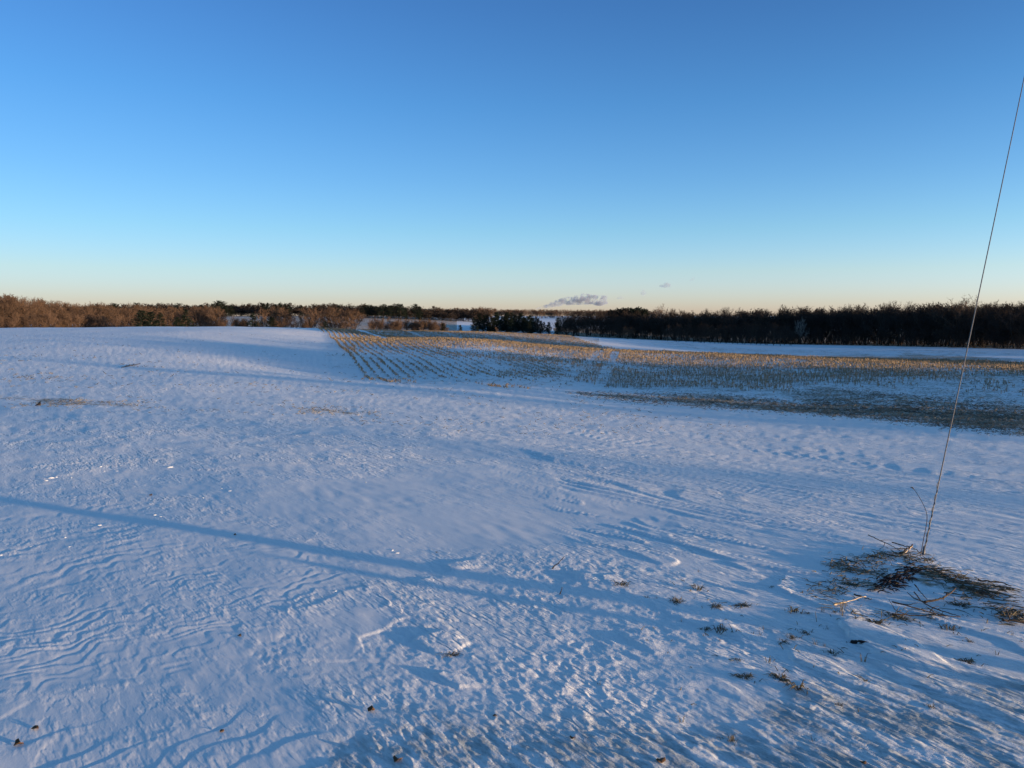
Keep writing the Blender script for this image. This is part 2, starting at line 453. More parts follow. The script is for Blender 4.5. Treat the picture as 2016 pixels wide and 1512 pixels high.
def snow_material():
    m = bpy.data.materials.new('snow_field')
    m.use_nodes = True
    t = m.node_tree
    N = t.nodes.new; L = t.links.new
    b = t.nodes['Principled BSDF']
    b.inputs['Roughness'].default_value = 0.55
    b.inputs['Specular IOR Level'].default_value = 0.25
    c = N('ShaderNodeTexCoord')
    at = N('ShaderNodeAttribute'); at.attribute_name = 'soil'
    at2 = N('ShaderNodeAttribute'); at2.attribute_name = 'thin'
    def noise(scale, detail=3, rough=0.6, vec=None):
        nz = N('ShaderNodeTexNoise')
        nz.inputs['Scale'].default_value = scale
        nz.inputs['Detail'].default_value = detail
        nz.inputs['Roughness'].default_value = rough
        L(vec or c.outputs['Object'], nz.inputs['Vector'])
        return nz.outputs['Fac']
    def math_(op, a, b_=None, clamp=False):
        n_ = N('ShaderNodeMath'); n_.operation = op; n_.use_clamp = clamp
        for i, v in enumerate((a, b_)):
            if v is None: continue
            if isinstance(v, (int, float)): n_.inputs[i].default_value = v
            else: L(v, n_.inputs[i])
        return n_.outputs[0]
    def mix(f, a, b_):
        x = N('ShaderNodeMix'); x.data_type = 'RGBA'
        L(f, x.inputs['Factor'])
        for k, v in (('A', a), ('B', b_)):
            if isinstance(v, tuple): x.inputs[k].default_value = (*v, 1)
            else: L(v, x.inputs[k])
        return x.outputs['Result']
    def mrange(v, a, b_, lo=0.0, hi=1.0):
        x = N('ShaderNodeMapRange'); x.interpolation_type = 'SMOOTHSTEP'
        L(v, x.inputs['Value'])
        x.inputs['From Min'].default_value = a; x.inputs['From Max'].default_value = b_
        x.inputs['To Min'].default_value = lo; x.inputs['To Max'].default_value = hi
        return x.outputs[0]
    # stretched along the wind
    mp = N('ShaderNodeMapping')
    mp.vector_type = 'TEXTURE'
    mp.inputs['Rotation'].default_value = (0, 0, math.atan2(WY, WX))
    mp.inputs['Scale'].default_value = (2.8, 1.0, 1.0)
    L(c.outputs['Object'], mp.inputs['Vector'])
    wind = mp.outputs[0]
    snow = mix(noise(1.2, 4), (0.90, 0.895, 0.875), (0.84, 0.84, 0.825))
    # thin crust: old grass grey-green shows through
    tn = noise(26, 5, 0.7, wind)
    tn2 = noise(3.2, 3, 0.6, wind)
    tmask = math_('MULTIPLY', at2.outputs['Fac'], mrange(math_('ADD', math_('MULTIPLY', tn, 0.6), math_('MULTIPLY', tn2, 0.5)), 0.44, 0.68), True)
    snow = mix(tmask, snow, (0.36, 0.40, 0.40))
    speck = mrange(noise(85, 2, 0.6), 0.70, 0.76)
    snow = mix(math_('MULTIPLY', speck, math_('MULTIPLY', at2.outputs['Fac'], 0.55)), snow, (0.12, 0.12, 0.09))
    # bare soil and crop residue
    g1 = noise(5.0, 4, 0.7); g2 = noise(0.6, 3, 0.6)
    sm = math_('ADD', at.outputs['Fac'], math_('ADD', math_('MULTIPLY', math_('SUBTRACT', g1, 0.5), 1.9), math_('MULTIPLY', math_('SUBTRACT', g2, 0.5), 0.9)))
    smask = math_('MULTIPLY', mrange(sm, 0.36, 0.66), mrange(at.outputs['Fac'], 0.02, 0.15))
    soil = mix(mrange(noise(9, 4, 0.7), 0.35, 0.65), (0.15, 0.122, 0.09), (0.56, 0.44, 0.30))
    col = mix(smask, snow, soil)
    L(col, b.inputs['Base Color'])
    L(mrange(smask, 0, 1, 0.55, 0.95), b.inputs['Roughness'])
    bn = math_('ADD', math_('MULTIPLY', noise(140, 3, 0.7), 0.004), math_('ADD', math_('MULTIPLY', noise(22, 3, 0.6, wind), 0.006), math_('MULTIPLY', noise(4.0, 4, 0.65, wind), 0.016)))
    bn = math_('ADD', bn, math_('MULTIPLY', math_('MULTIPLY', tn, at2.outputs['Fac']), 0.006))
    bn = math_('ADD', bn, math_('MULTIPLY', math_('MULTIPLY', noise(12, 3, 0.7), smask), 0.05))
    crust = math_('MULTIPLY', mrange(noise(10, 3, 0.65, wind), 0.47, 0.56), 0.010)
    crust2 = math_('MULTIPLY', mrange(noise(3.0, 4, 0.7, wind), 0.48, 0.56), 0.022)
    crust3 = math_('MULTIPLY', mrange(noise(34, 2, 0.6, wind), 0.46, 0.60), 0.0022)
    patchy = mrange(noise(0.9, 3, 0.6), 0.38, 0.62, 0.15, 1.0)
    bn = math_('ADD', bn, math_('MULTIPLY', math_('ADD', crust, math_('ADD', crust2, crust3)), patchy))
    at3 = N('ShaderNodeAttribute'); at3.attribute_name = 'calm'
    bn = math_('MULTIPLY', bn, math_('SUBTRACT', 1.0, math_('MULTIPLY', at3.outputs['Fac'], 0.90)))
    bp = N('ShaderNodeBump')
    bp.inputs['Strength'].default_value = 0.62
    bp.inputs['Distance'].default_value = 1.0
    L(bn, bp.inputs['Height'])
    L(bp.outputs[0], b.inputs['Normal'])
    return m
M_SNOW = snow_material()

# ---------------------------------------------------------------- the corn field's outline and row directions
RD = np.array([-0.268, 0.963])              # rows run this way
RN = np.array([0.963, 0.268])
# ---------------------------------------------------------------- ground mesh
def build_ground():
    dprof = lambda r: np.interp(r, [0, 3, 6, 12, 25, 40, 55, 200], [1.6, 1.6, 1.72, 2.08, 2.95, 3.75, 4.4, 5.5])
    rr = np.geomspace(2.0, 75, 4000)
    pyv = 0.508 * F * dprof(rr) / rr
    r1 = np.interp(np.linspace(pyv[0], pyv[-1], 600), pyv[::-1], rr[::-1])
    rad = np.r_[np.geomspace(0.35, 1.95, 22), r1, np.geomspace(75.7, 620, 110), np.geomspace(650, 9000, 26)]
    ang = np.r_[np.linspace(-36.5, 36.5, 1010)]
    side = np.r_[np.linspace(37, 50, 36), np.linspace(53, 307, 60), np.linspace(310, 323, 36)]
    th = R(1) * np.r_[ang, side]
    RR, TH = np.meshgrid(rad, th, indexing='ij')
    X = RR * np.sin(TH); Y = RR * np.cos(TH)
    z0 = base_ground(X, Y)
    h, rough, thin, calm = relief(X, Y, z0)
    Z = z0 + h
    nr, na = X.shape
    idx = np.arange(nr * na).reshape(nr, na)
    a = idx[:-1]; b = idx[1:]
    a2 = np.roll(a, -1, 1); b2 = np.roll(b, -1, 1)
    quads = np.stack([a, a2, b2, b], -1).reshape(-1, 4)
    V = np.stack([X, Y, Z], -1).reshape(-1, 3)
    V = np.r_[V, [[0, 0, gz(0.01, 0.01)]]]
    tri = np.stack([np.full(na, nr * na), np.roll(idx[0], -1), idx[0]], -1)
    me = mesh_np('snow_field', V, [tri, quads], M_SNOW, smooth=True)
    # soil mask
    px, py = project(X, Y, z0)
    front = Y > 1
    n1 = fbm(X / 5, Y / 5, 91, 3); n2 = fbm(X / 1.4, Y / 1.4, 95, 2)
    qx = px + 30 * n1; qy = py + 5 * n1 + 2 * n2
    soil = np.zeros(X.shape)
    def add(poly, w, val):
        nonlocal soil
        soil = np.maximum(soil, np.where(front, sstep(-w, w, sdf(qx, qy, poly)) * val, 0))
    add([(1110, 768), (1250, 775), (1400, 778), (1560, 790), (1760, 800), (2200, 812), (2200, 862), (2000, 852), (1800, 830), (1500, 808), (1300, 793), (1180, 782)], 13, 0.68)
    add([(1500, 770), (1640, 760), (1800, 780), (2100, 800), (2100, 830), (1600, 800)], 8, 0.52)
    add([(1180, 742), (1320, 735), (1560, 765), (1400, 772), (1200, 762)], 8, 0.40)
    add([(1300, 690), (1600, 705), (1800, 715), (2100, 738), (2100, 760), (1700, 745), (1400, 715)], 6, 0.48)
    add([(-80, 772), (60, 778), (220, 790), (300, 800), (160, 806), (40, 796), (-80, 790)], 12, 0.46)
    add([(570, 800), (660, 802), (760, 810), (700, 814), (600, 812)], 8, 0.42)
    add([(100, 744), (140, 743), (120, 748)], 2, 0.4)
    add([(1690, 700), (1800, 697), (1900, 700), (2060, 712), (1900, 718), (1700, 714)], 4, 0.62)
    add([(1480, 712), (1560, 700), (1700, 695), (1780, 705), (1640, 718)], 4, 0.5)
    # bare ground between the rows in the hollow behind the front ridge and over the far crest
    hol = front & (Y > 118) & (Y < 215) & (sdf(px + 6 * n2, py + n2, [(690, 640), (900, 644), (1085, 655), (1122, 661), (1192, 683), (1192, 700), (690, 690)]) > 0)
    soil = np.maximum(soil, np.where(hol, 0.55 * sstep(690, 820, px), 0))
    cob = (Y > 60) & (Y < 215) & (px > 640) & (px < 1180) & ~hol
    soil = np.maximum(soil, np.where(cob, 0.20 + 0.2 * sstep(900, 1100, px) + 0.12 * n1, 0))
    wood = (Y > np.interp(px, [1090, 1200, 1300, 1400, 1600, 1800, 2016, 2200], [303, 298, 278, 268, 252, 222, 192, 182]) - 3) & (px > 1090) & (Y < 420)
    wood |= (Y > np.interp(px, [-110, 0, 200, 430], [158, 168, 198, 246]) - 2) & (px < 440) & (Y < 330)
    soil = np.maximum(soil, np.where(wood & front, 0.9, 0))
    add([(1250, 676), (1420, 684), (1600, 690), (1760, 690), (1640, 697), (1400, 692)], 5, 0.45)
    add([(1170, 700), (1230, 690), (1600, 706), (2200, 735), (2200, 812), (1760, 800), (1560, 788), (1250, 770), (1160, 760)], 8, 0.40)
    add([(1240, 668), (1330, 673), (1420, 682), (1330, 680)], 4, 0.42)
    add([(1650, 686), (1800, 688), (2100, 697), (2100, 703), (1800, 695)], 3, 0.40)
    # old stubble lines showing along every row, and half-bare far fields
    row = np.abs(((X * RN[0] + Y * RN[1] + 1.2) / 0.76 + 0.5) % 1.0 - 0.5) * 0.76
    inrow = front & (Y > 40) & (Y < 112) & (sdf(qx, py, [(716, 747), (800, 753), (1000, 763), (1150, 760), (1230, 687), (900, 664), (655, 664)]) > 0)
    soil = np.maximum(soil, np.where(inrow, 0.24 * np.exp(-(row / 0.14) ** 2) + 0.20, 0))
    soil = np.maximum(soil, np.where(front & (Y > 300) & (px > 400) & (px < 900), 0.62, 0))
    # dark litter by the guy wire and the lower right
    add([(1640, 1112), (1740, 1092), (1830, 1098), (1880, 1120), (2010, 1170), (1900, 1182), (1790, 1140), (1760, 1165), (1690, 1160)], 10, 0.34)
    for nm, arr in (('calm', calm), ('soil', soil), ('thin', np.clip(thin + 0.3 * np.where(front, sstep(0, 1, (px - 1400) / 300) * sstep(1150, 1200, py), 0), 0, 1))):
        at = me.attributes.new(nm, 'FLOAT', 'POINT')
        at.data.foreach_set('value', np.r_[arr.ravel(), 0].astype(np.float32))
    o = obj('snow_field', me)
    tag(o, 'wind-carved snow over rolling farmland', None, None, 'structure')
    return o
build_ground()

# ---------------------------------------------------------------- tree builders
class Geo:
    def __init__(s):
        s.v = []; s.f = []; s.n = 0
    def tube(s, P, rads, sides=4, cap=True):
        P = np.asarray(P, float); m = len(P)
        T = np.gradient(P, axis=0)
        T /= np.linalg.norm(T, axis=1, keepdims=True) + 1e-9
        ref = np.array([0.0, 0, 1]) if abs(T[0][2]) < 0.9 else np.array([1.0, 0, 0])
        U = np.cross(T, ref); U /= np.linalg.norm(U, axis=1, keepdims=True) + 1e-9
        B = np.cross(T, U)
        a = np.arange(sides) * 2 * math.pi / sides
        ring = P[:, None] + np.asarray(rads)[:, None, None] * (np.cos(a)[None, :, None] * U[:, None] + np.sin(a)[None, :, None] * B[:, None])
        s.v.append(ring.reshape(-1, 3))
        i = np.arange((m - 1) * sides).reshape(m - 1, sides)
        j = np.roll(i, -1, 1)
        q0, q1, q2, q3 = i, j, j + sides, i + sides
        tri = np.r_[np.stack([q0, q1, q2], -1).reshape(-1, 3), np.stack([q0, q2, q3], -1).reshape(-1, 3)]
        s.f.append(tri + s.n)
        if cap and sides > 2:
            k = np.arange(1, sides - 1)
            e = (m - 1) * sides
            s.f.append(np.stack([np.full(len(k), e), e + k, e + k + 1], -1) + s.n)
            s.f.append(np.stack([np.zeros(len(k), int), k + 1, k], -1) + s.n)
        s.n += m * sides
    def slivers(s, A, B, w):
        """thin three-sided spikes from A to B with base width w"""
        A = np.asarray(A, float); B = np.asarray(B, float); k = len(A)
        d = B - A
        r = rng.normal(size=(k, 3))
        U = np.cross(d, r); U /= np.linalg.norm(U, axis=1, keepdims=True) + 1e-9
        w = np.broadcast_to(np.asarray(w, float), (k,))[:, None]
        V = np.stack([A - U * w / 2, A + U * w / 2, B], 1).reshape(-1, 3)
        s.v.append(V)
        s.f.append(np.arange(3 * k).reshape(k, 3) + s.n)
        s.n += 3 * k
    def mesh(s, name, m, smooth=False):
        return mesh_np(name, np.concatenate(s.v), np.concatenate(s.f), m, smooth)
    def arrays(s):
        return np.concatenate(s.v), np.concatenate(s.f)

def unit(v):
    return v / (np.linalg.norm(v) + 1e-9)

def bare_tree(seed, spread=0.75, stems=1, limbs=8, twigs=7, twig_w=0.03, upright=0.35, trunk_r=0.16, low=0.22, H=10.0):
    """returns (trunk Geo, crown Geo) of a leafless tree H metres high"""
    g = np.random.default_rng(seed)
    tr, cr = Geo(), Geo()
    tA, tB = [], []
    def path(p, d, L, k, wob, up):
        P = [np.array(p)]
        d = unit(np.array(d, float))
        for i in range(k):
            d = unit(d + g.normal(size=3) * wob + np.array([0, 0, up]))
            P.append(P[-1] + d * L / k)
        return np.array(P), d
    for s_ in range(stems):
        a0 = g.uniform(0, 2 * math.pi)
        lean = 0.06 if stems == 1 else 0.38
        base = np.array([math.cos(a0), math.sin(a0), 0]) * (0 if stems == 1 else 0.25)
        d0 = (math.cos(a0) * lean, math.sin(a0) * lean, 1)
        Ht = H * (0.78 if stems == 1 else g.uniform(0.6, 0.85))
        P, d = path(base - np.array([0, 0, 0.4]), d0, Ht, 6, 0.07, 0.03)
        tr.tube(P, np.linspace(trunk_r, trunk_r * 0.25, len(P)) / math.sqrt(stems), 5)
        nl = max(4, limbs // stems + 1)
        for k in range(nl):
            t = low + (1 - low) * (k + g.uniform(0, 0.8)) / nl
            t = min(t, 0.98)
            p = P[0] + 0; i = t * (len(P) - 1); j = int(i); p = P[j] + (P[min(j + 1, len(P) - 1)] - P[j]) * (i - j)
            a = a0 + 2.4 * k + g.uniform(-0.5, 0.5)
            L = H * spread * (0.62 - 0.36 * t) * g.uniform(0.75, 1.15)
            el_ = g.uniform(0.35, 0.9) + 0.5 * t
            LP, ld = path(p, (math.cos(a) * math.cos(el_), math.sin(a) * math.cos(el_), math.sin(el_)), L, 4, 0.16, upright * 0.25)
            r0 = trunk_r * 0.42 * (1 - 0.55 * t) / math.sqrt(stems)
            tr.tube(LP, np.linspace(r0, r0 * 0.3, len(LP)), 4, cap=False)
            for q in range(6):
                tt = 0.25 + 0.75 * (q + g.uniform(0, 0.9)) / 6
                tt = min(tt, 0.99)
                i = tt * 4; j = min(int(i), 3); bp = LP[j] + (LP[j + 1] - LP[j]) * (i - j)
                bd = unit(unit(LP[j + 1] - LP[j]) + g.normal(size=3) * 0.55 + np.array([0, 0, upright * 0.5]))
                BL = L * (0.62 - 0.25 * tt) * g.uniform(0.7, 1.2)
                BP, bdd = path(bp, bd, BL, 3, 0.2, upright * 0.2)
                cr.tube(BP, np.linspace(0.028, 0.012, len(BP)), 3, cap=False)
                for w in range(5):
                    t3 = 0.2 + 0.8 * (w + g.uniform(0, 0.9)) / 5
                    t3 = min(t3, 0.99)
                    i = t3 * 3; j = min(int(i), 2); cp = BP[j] + (BP[j + 1] - BP[j]) * (i - j)
                    cd = unit(unit(BP[j + 1] - BP[j]) + g.normal(size=3) * 0.6 + np.array([0, 0, upright * 0.5]))
                    CL = BL * 0.55 * g.uniform(0.6, 1.2)
                    ce = cp + cd * CL
                    tA.append(cp); tB.append(ce)
                    for z in range(twigs):
                        t4 = g.uniform(0.1, 1.0)
                        dp = cp + (ce - cp) * t4
                        dd = unit(cd + g.normal(size=3) * 0.7 + np.array([0, 0, upright * 0.4]))
                        tA.append(dp); tB.append(dp + dd * CL * g.uniform(0.35, 0.8))
    cr.slivers(np.array(tA), np.array(tB), g.uniform(0.7, 1.3, len(tA)) * twig_w)
    # normalise the height
    zmax = max(np.concatenate(cr.v)[:, 2].max(), 1)
    for G in (tr, cr):
        G.v = [a * (H / zmax) for a in G.v]
    return tr, cr

def conifer(seed, H=10.0, rad=2.2, whorls=16, per=9, droop=0.25, sprays=16, low=0.04, taper=1.0, round_top=False):
    g = np.random.default_rng(seed)
    tr, cr = Geo(), Geo()
    tr.tube(np.array([[0, 0, -0.4], [0.02, 0, H * 0.4], [0, 0.03, H * 0.96]]), [0.17, 0.11, 0.02], 6)
    A, B, Wd = [], [], []
    for k in range(whorls):
        t = low + (1 - low) * (k + 0.3) / whorls
        if round_top:
            rr = rad * math.sqrt(max(0.05, 1 - ((t - 0.45) / 0.58) ** 2))
        else:
            rr = rad * (1 - t) ** taper * (0.75 + 0.25 * min(1, t / 0.12)) + 0.12
        rr *= g.uniform(0.85, 1.12)
        for j in range(max(4, int(per * (0.45 + 0.55 * rr / rad)))):
            a = g.uniform(0, 2 * math.pi)
            L = rr * g.uniform(0.65, 1.18)
            z0 = t * H + g.uniform(-0.3, 0.3) * H / whorls
            d = np.array([math.cos(a), math.sin(a), -droop + 0.5 * t * (1 if not round_top else 1.4)])
            p0 = np.array([0, 0, z0]); p1 = p0 + d * L
            tr.tube([p0, p0 + d * L * 0.5, p1], [0.03, 0.02, 0.006], 3, cap=False)
            m = sprays
            tt = g.uniform(0.15, 1.0, m)
            c = p0 + np.outer(tt, d * L)
            dd = d[None] * 0.55 + g.normal(size=(m, 3)) * 0.5
            dd /= np.linalg.norm(dd, axis=1, keepdims=True)
            ln = g.uniform(0.28, 0.6, m) * (0.55 + 0.25 * rad / 2)
            A.append(c); B.append(c + dd * ln[:, None]); Wd.append(ln * 0.55)
            A.append(c); B.append(c - dd * ln[:, None] * 0.6 + g.normal(size=(m, 3)) * 0.1); Wd.append(ln * 0.5)
    cr.slivers(np.concatenate(A), np.concatenate(B), np.concatenate(Wd))
    return tr, cr

BARE = []          # (trunk mesh, crown mesh, shade-toned crown mesh)
BARE_GEO = []
specs = [dict(spread=0.8, limbs=10, upright=0.5), dict(spread=0.95, limbs=11, upright=0.35), dict(spread=0.7, limbs=10, upright=0.7, trunk_r=0.13),
         dict(spread=0.9, limbs=12, upright=0.45, low=0.15), dict(spread=0.8, stems=3, limbs=12, upright=0.6, low=0.12), dict(spread=1.0, limbs=10, upright=0.25),
         dict(spread=0.75, limbs=11, upright=0.8, low=0.3)]
for i, sp in enumerate(specs):
    t_, c_ = bare_tree(100 + i, **sp)
    BARE_GEO.append((t_, c_))
    tm = t_.mesh('trunk', M_BARK)
    cm = c_.mesh('crown', M_TWIG)
    cd = cm.copy(); cd.materials[0] = M_TWIG_SHADE
    BARE.append((tm, cm, cd))
SHRUB = []
SHRUB_GEO = []
for i in range(4):
    t_, c_ = bare_tree(200 + i, spread=1.15, stems=5, limbs=20, twigs=6, twig_w=0.05, upright=0.6, trunk_r=0.22, low=0.06)
    SHRUB_GEO.append((t_, c_))
    tm = t_.mesh('stems', M_BARK); cm = c_.mesh('twigs', M_TWIG)
    cd = cm.copy(); cd.materials[0] = M_TWIG_SHADE
    SHRUB.append((tm, cm, cd))
SPRUCE = []
for i in range(3):
    t_, c_ = conifer(300 + i, rad=2.6 + 0.35 * i)
    SPRUCE.append((t_.mesh('trunk', M_BARK), c_.mesh('crown', M_NEEDLE)))
PINE = []
for i in range(3):
    t_, c_ = conifer(320 + i, rad=2.5 + 0.3 * i, whorls=13, per=10, droop=0.0, sprays=15, low=0.22, round_top=True)
    PINE.append((t_.mesh('trunk', M_BARK), c_.mesh('crown', M_NEEDLE)))
CEDAR = []
for i in range(3):
    t_, c_ = conifer(340 + i, rad=2.3, whorls=16, per=11, droop=-0.35, sprays=16, low=0.02, taper=0.6)
    CEDAR.append((t_.mesh('trunk', M_BARK), c_.mesh('crown', M_NEEDLE)))

def plant(name, meshes, x, y, H, label, cat, group=None, wide=1.0, dark=False, rz=None, parts=('trunk', 'crown'), sink=0.0, bark=None):
    z = float(base_ground(x, y)[0]) - sink
    o = empty(name, (x, y, z), random.uniform(0, 6.28) if rz is None else rz)
    s = H / 10.0
    o.scale = (s * wide, s * wide, s)
    tag(o, label, cat, group)
    obj(parts[0], meshes[0], o)
    obj(parts[1], meshes[2] if dark and len(meshes) > 2 else meshes[1], o)
    return o

def at(px, d):
    return (px - 1008) / F * d, d

def height_to(px, d, top_py):
    x, y = at(px, d)
    return EYE + ray(px, top_py)[2] * d - float(base_ground(x, y)[0])

# ---- brown wood behind the snowy hill on the left
LT = dict(x=[-400, 0, 60, 120, 200, 300, 420, 480], y=[566, 577, 584, 590, 597, 601, 604, 606])
G1 = 'bare trees of the sunlit brown wood'
L1 = 'bare brown tree inside the sunlit wood behind its front trees'
rows = [(0, 40, 0), (8, 34, -1), (20, 34, -3)]
cnt = 0
for row, (dd, k, up) in enumerate(rows):
    for i in range(k):
        px = -110 + (430 + 110) * (i + random.uniform(0.1, 0.9)) / k
        d = np.interp(px, [-110, 0, 200, 430], [165, 175, 205, 255]) + dd + random.uniform(-4, 4)
        tp = np.interp(px, LT['x'], LT['y']) + up + random.uniform(-4, 9)
        if row == 0: tp += random.choice([0, 2, 8, 14])
        x, y = at(px, d)
        plant('bare_tree', BARE[random.randrange(7)], x, y, max(4, height_to(px, d, tp)), *((L1, 'tree', G1) if row else ('bare brown tree at the front edge of the sunlit wood', 'tree', 'front trees of the sunlit brown wood')), wide=random.uniform(1.0, 1.35))
        cnt += 1
for i in range(34):
    px = -90 + 520 * (i + random.uniform(0.1, 0.9)) / 34
    d = np.interp(px, [-110, 0, 200, 430], [158, 168, 198, 246]) + random.uniform(-3, 3)
    x, y = at(px, d)
    plant('bare_shrub', SHRUB[random.randrange(4)], x, y, random.uniform(3.5, 6.0), 'bare brown shrub at the foot of the sunlit wood', 'shrub', 'shrubs at the foot of the sunlit wood',
          wide=random.uniform(0.9, 1.3), parts=('stems', 'twigs'))

# ---- hedgerow of single trees between the two snowy fields
HEDGE = []
for i, sp in enumerate(specs):
    t_, c_ = bare_tree(150 + i, twig_w=0.055, **{**sp, 'spread': sp['spread'] * 1.15, 'low': 0.14})
    HEDGE.append((t_.mesh('trunk', M_BARK), c_.mesh('crown', M_TWIG)))
G2 = 'bare trees of the hedgerow in front of the far field'
L2 = 'tall bare hedgerow tree reaching up against the far tree line'
for px, tp, wd in [(395, 606, 1.1), (418, 600, 1.1), (440, 612, 1.0), (462, 622, 0.9), (483, 625, 0.9), (520, 622, 0.9), (528, 603, 1.2), (556, 600, 1.3), (575, 612, 1), (594, 618, 1), (607, 600, 1.2), (623, 606, 1.1),
                   (645, 602, 1.2), (662, 603, 1.2), (683, 606, 1.1), (702, 606, 1.2), (738, 622, 1.0), (752, 624, 0.9), (768, 621, 0.9), (786, 624, 1.0), (801, 625, 0.9), (822, 627, 0.9),
                   (836, 628, 0.9), (856, 629, 1.0), (868, 630, 1.0), (404, 601, 1.1), (430, 603, 1.0), (536, 600, 1.1), (549, 603, 1.1), (565, 604, 1.1), (612, 603, 1.1), (636, 605, 1.2), (653, 601, 1.2), (672, 603, 1.2), (693, 604, 1.2)]:
    d = np.interp(px, [390, 600, 870], [235, 228, 226]) + random.uniform(-4, 4)
    x, y = at(px, d)
    plant('hedgerow_tree', HEDGE[random.choice([0, 2, 3, 4, 4, 6])], x, y, max(3.5, height_to(px, d, tp)), *((L2, 'tree', G2) if tp < 615 else ('small thin bare tree in the low part of the hedgerow', 'tree', 'small trees of the hedgerow')), wide=wd * (1.0 if tp < 615 else 0.8))
for i in range(60):
    px = random.uniform(400, 880)
    d = np.interp(px, [390, 600, 870], [232, 226, 222]) + random.uniform(-3, 3)
    x, y = at(px, d)
    plant('hedgerow_shrub', SHRUB[random.randrange(4)], x, y, random.uniform(2.6, 5.0), 'bare low shrub in the hedgerow in front of the far field', 'shrub', 'shrubs of the hedgerow',
          wide=random.uniform(0.9, 1.3), parts=('stems', 'twigs'))
# ---- single evergreens along the hedgerow
for px, tp, wd, msh, lab in [
        (281, 611, 1.7, CEDAR, 'dark evergreen at the left end of the evergreen clump by the brown wood'),
        (300, 614, 1.6, CEDAR, 'dark evergreen in the middle of the clump by the brown wood'),
        (318, 615, 1.5, SPRUCE, 'dark evergreen at the right end of the clump by the brown wood'),
        (352, 625, 1.7, CEDAR, 'short dark evergreen beside the tallest hedgerow evergreen'),
        (368, 608, 1.5, SPRUCE, 'tall dark evergreen standing between brown wood and hedgerow'),
        (499, 616, 1.6, SPRUCE, 'dark pointed spruce standing alone on the hill edge before the far field'),
        (536, 624, 1.75, CEDAR, 'smaller dark spruce beside the lone pointed one'),
        (641, 632, 1.5, CEDAR, 'low rounded dark evergreen bush under the hedgerow trees'),
        (873, 636, 1.5, CEDAR, 'dark evergreen bush at the right end of the hedgerow'),
        (906, 640, 1.2, CEDAR, 'small dark evergreen standing alone in the blue snow beyond the crest'),
        (940, 642, 1.0, CEDAR, 'smaller lone evergreen before the dark cedar grove')]:
    d = 216 if px < 880 else 232
    d = np.interp(px, [280, 370, 500], [186, 196, 205]) if px < 560 else d - 14 if px < 880 else d
    x, y = at(px, d)
    plant('spruce_tree' if msh is SPRUCE else 'evergreen_tree', msh[random.randrange(3)], x, y, max(1.6, height_to(px, d, tp)), lab, 'tree', None, wide=wd * 1.35)
x, y = at(980, 236)
plant('bare_tree', BARE[2], x, y, max(2.5, height_to(980, 236, 642)), 'small lone bare tree in the snow before the cedar grove', 'tree', None)

# ---- cedar grove in the middle
for i in range(36):
    px = 932 + 150 * (i + random.uniform(0, 0.9)) / 36
    d = 318 + random.uniform(-10, 30)
    tp = np.interp(px, [935, 985, 1010, 1040, 1060, 1080], [622, 617, 612, 620, 627, 634]) + random.choice([-3, 0, 3, 7, 12])
    x, y = at(px, d)
    plant('cedar_tree', CEDAR[random.randrange(3)], x, y, height_to(px, d, tp), 'dark cedar in the grove at the middle of the view', 'tree', 'dark cedars of the middle grove', wide=random.uniform(1.2, 1.7))
for px, d, tp, lab in [(1041, 290, 632, 'dark rounded evergreen just before the cedar grove'), (1098, 300, 626, 'dark evergreen at the left foot of the shaded forest')]:
    x, y = at(px, d)
    plant('evergreen_tree', CEDAR[1], x, y, height_to(px, d, tp), lab, 'tree', None, wide=1.3)

# ---- pines on the skyline
for i, (px, tp) in enumerate([(716, 603), (725, 601), (733, 602), (741, 604), (756, 600), (770, 603), (782, 599), (790, 600), (818, 600), (400, 602), (432, 593), (440, 595), (355, 598), (272, 597), (228, 598), (398, 600), (410, 599), (421, 598), (447, 601), (458, 600), (521, 597), (529, 596), (545, 599), (553, 597), (563, 598), (571, 600), (596, 602), (668, 601), (690, 604), (800, 606), (828, 604)]):
    d = 440 + random.uniform(-10, 10)
    x, y = at(px, d)
    plant('pine_tree', PINE[i % 3] if i < 15 else CEDAR[i % 3], x, y, max(6, height_to(px, d, tp)), 'dark pine in the far tree line under the sky', 'tree', 'dark pines of the far tree line', wide=random.uniform(1.1, 1.6))
for i in range(15):
    px = 1200 + 74 * (i + random.uniform(0, 0.9)) / 15
    d = 330 + random.uniform(-8, 8)
    tp = np.interp(px, [1200, 1215, 1240, 1265, 1274], [614, 610, 607, 609, 614]) + random.uniform(-1, 3)
    x, y = at(px, d)
    plant('pine_tree', PINE[i % 3], x, y, height_to(px, d, tp), 'black pine in the domed clump above the shaded forest', 'tree', 'pines of the domed clump', wide=1.0)

# ---- shaded forest on the right
G3 = 'bare trees of the shaded forest'
L3 = 'bare dark tree behind the front row of the shaded forest'
RT = dict(x=[1090, 1130, 1200, 1290, 1400, 1500, 1600, 1700, 1800, 1900, 2016, 2200], y=[622, 614, 610, 609, 605, 603, 600, 597, 592, 589, 592, 590])
RDp = dict(x=[1090, 1200, 1300, 1400, 1600, 1800, 2016, 2200], y=[305, 300, 280, 270, 255, 225, 195, 185])
for row, (dd, k, up) in enumerate([(0, 52, 7), (10, 46, 2), (24, 42, -1)]):
    for i in range(k):
        px = 1095 + (2080 - 1095) * (i + random.uniform(0.05, 0.95)) / k
        d = np.interp(px, RDp['x'], RDp['y']) + dd + random.uniform(-4, 4)
        tp = np.interp(px, RT['x'], RT['y']) + up + random.uniform(-4, 6)
        x, y = at(px, d)
        plant('forest_tree', BARE[random.randrange(7)], x, y, max(5, height_to(px, d, tp)), *((L3, 'tree', G3) if row else ('bare dark tree in the front row of the shaded forest', 'tree', 'front trees of the shaded forest')), wide=random.uniform(1.05, 1.4), dark=True)
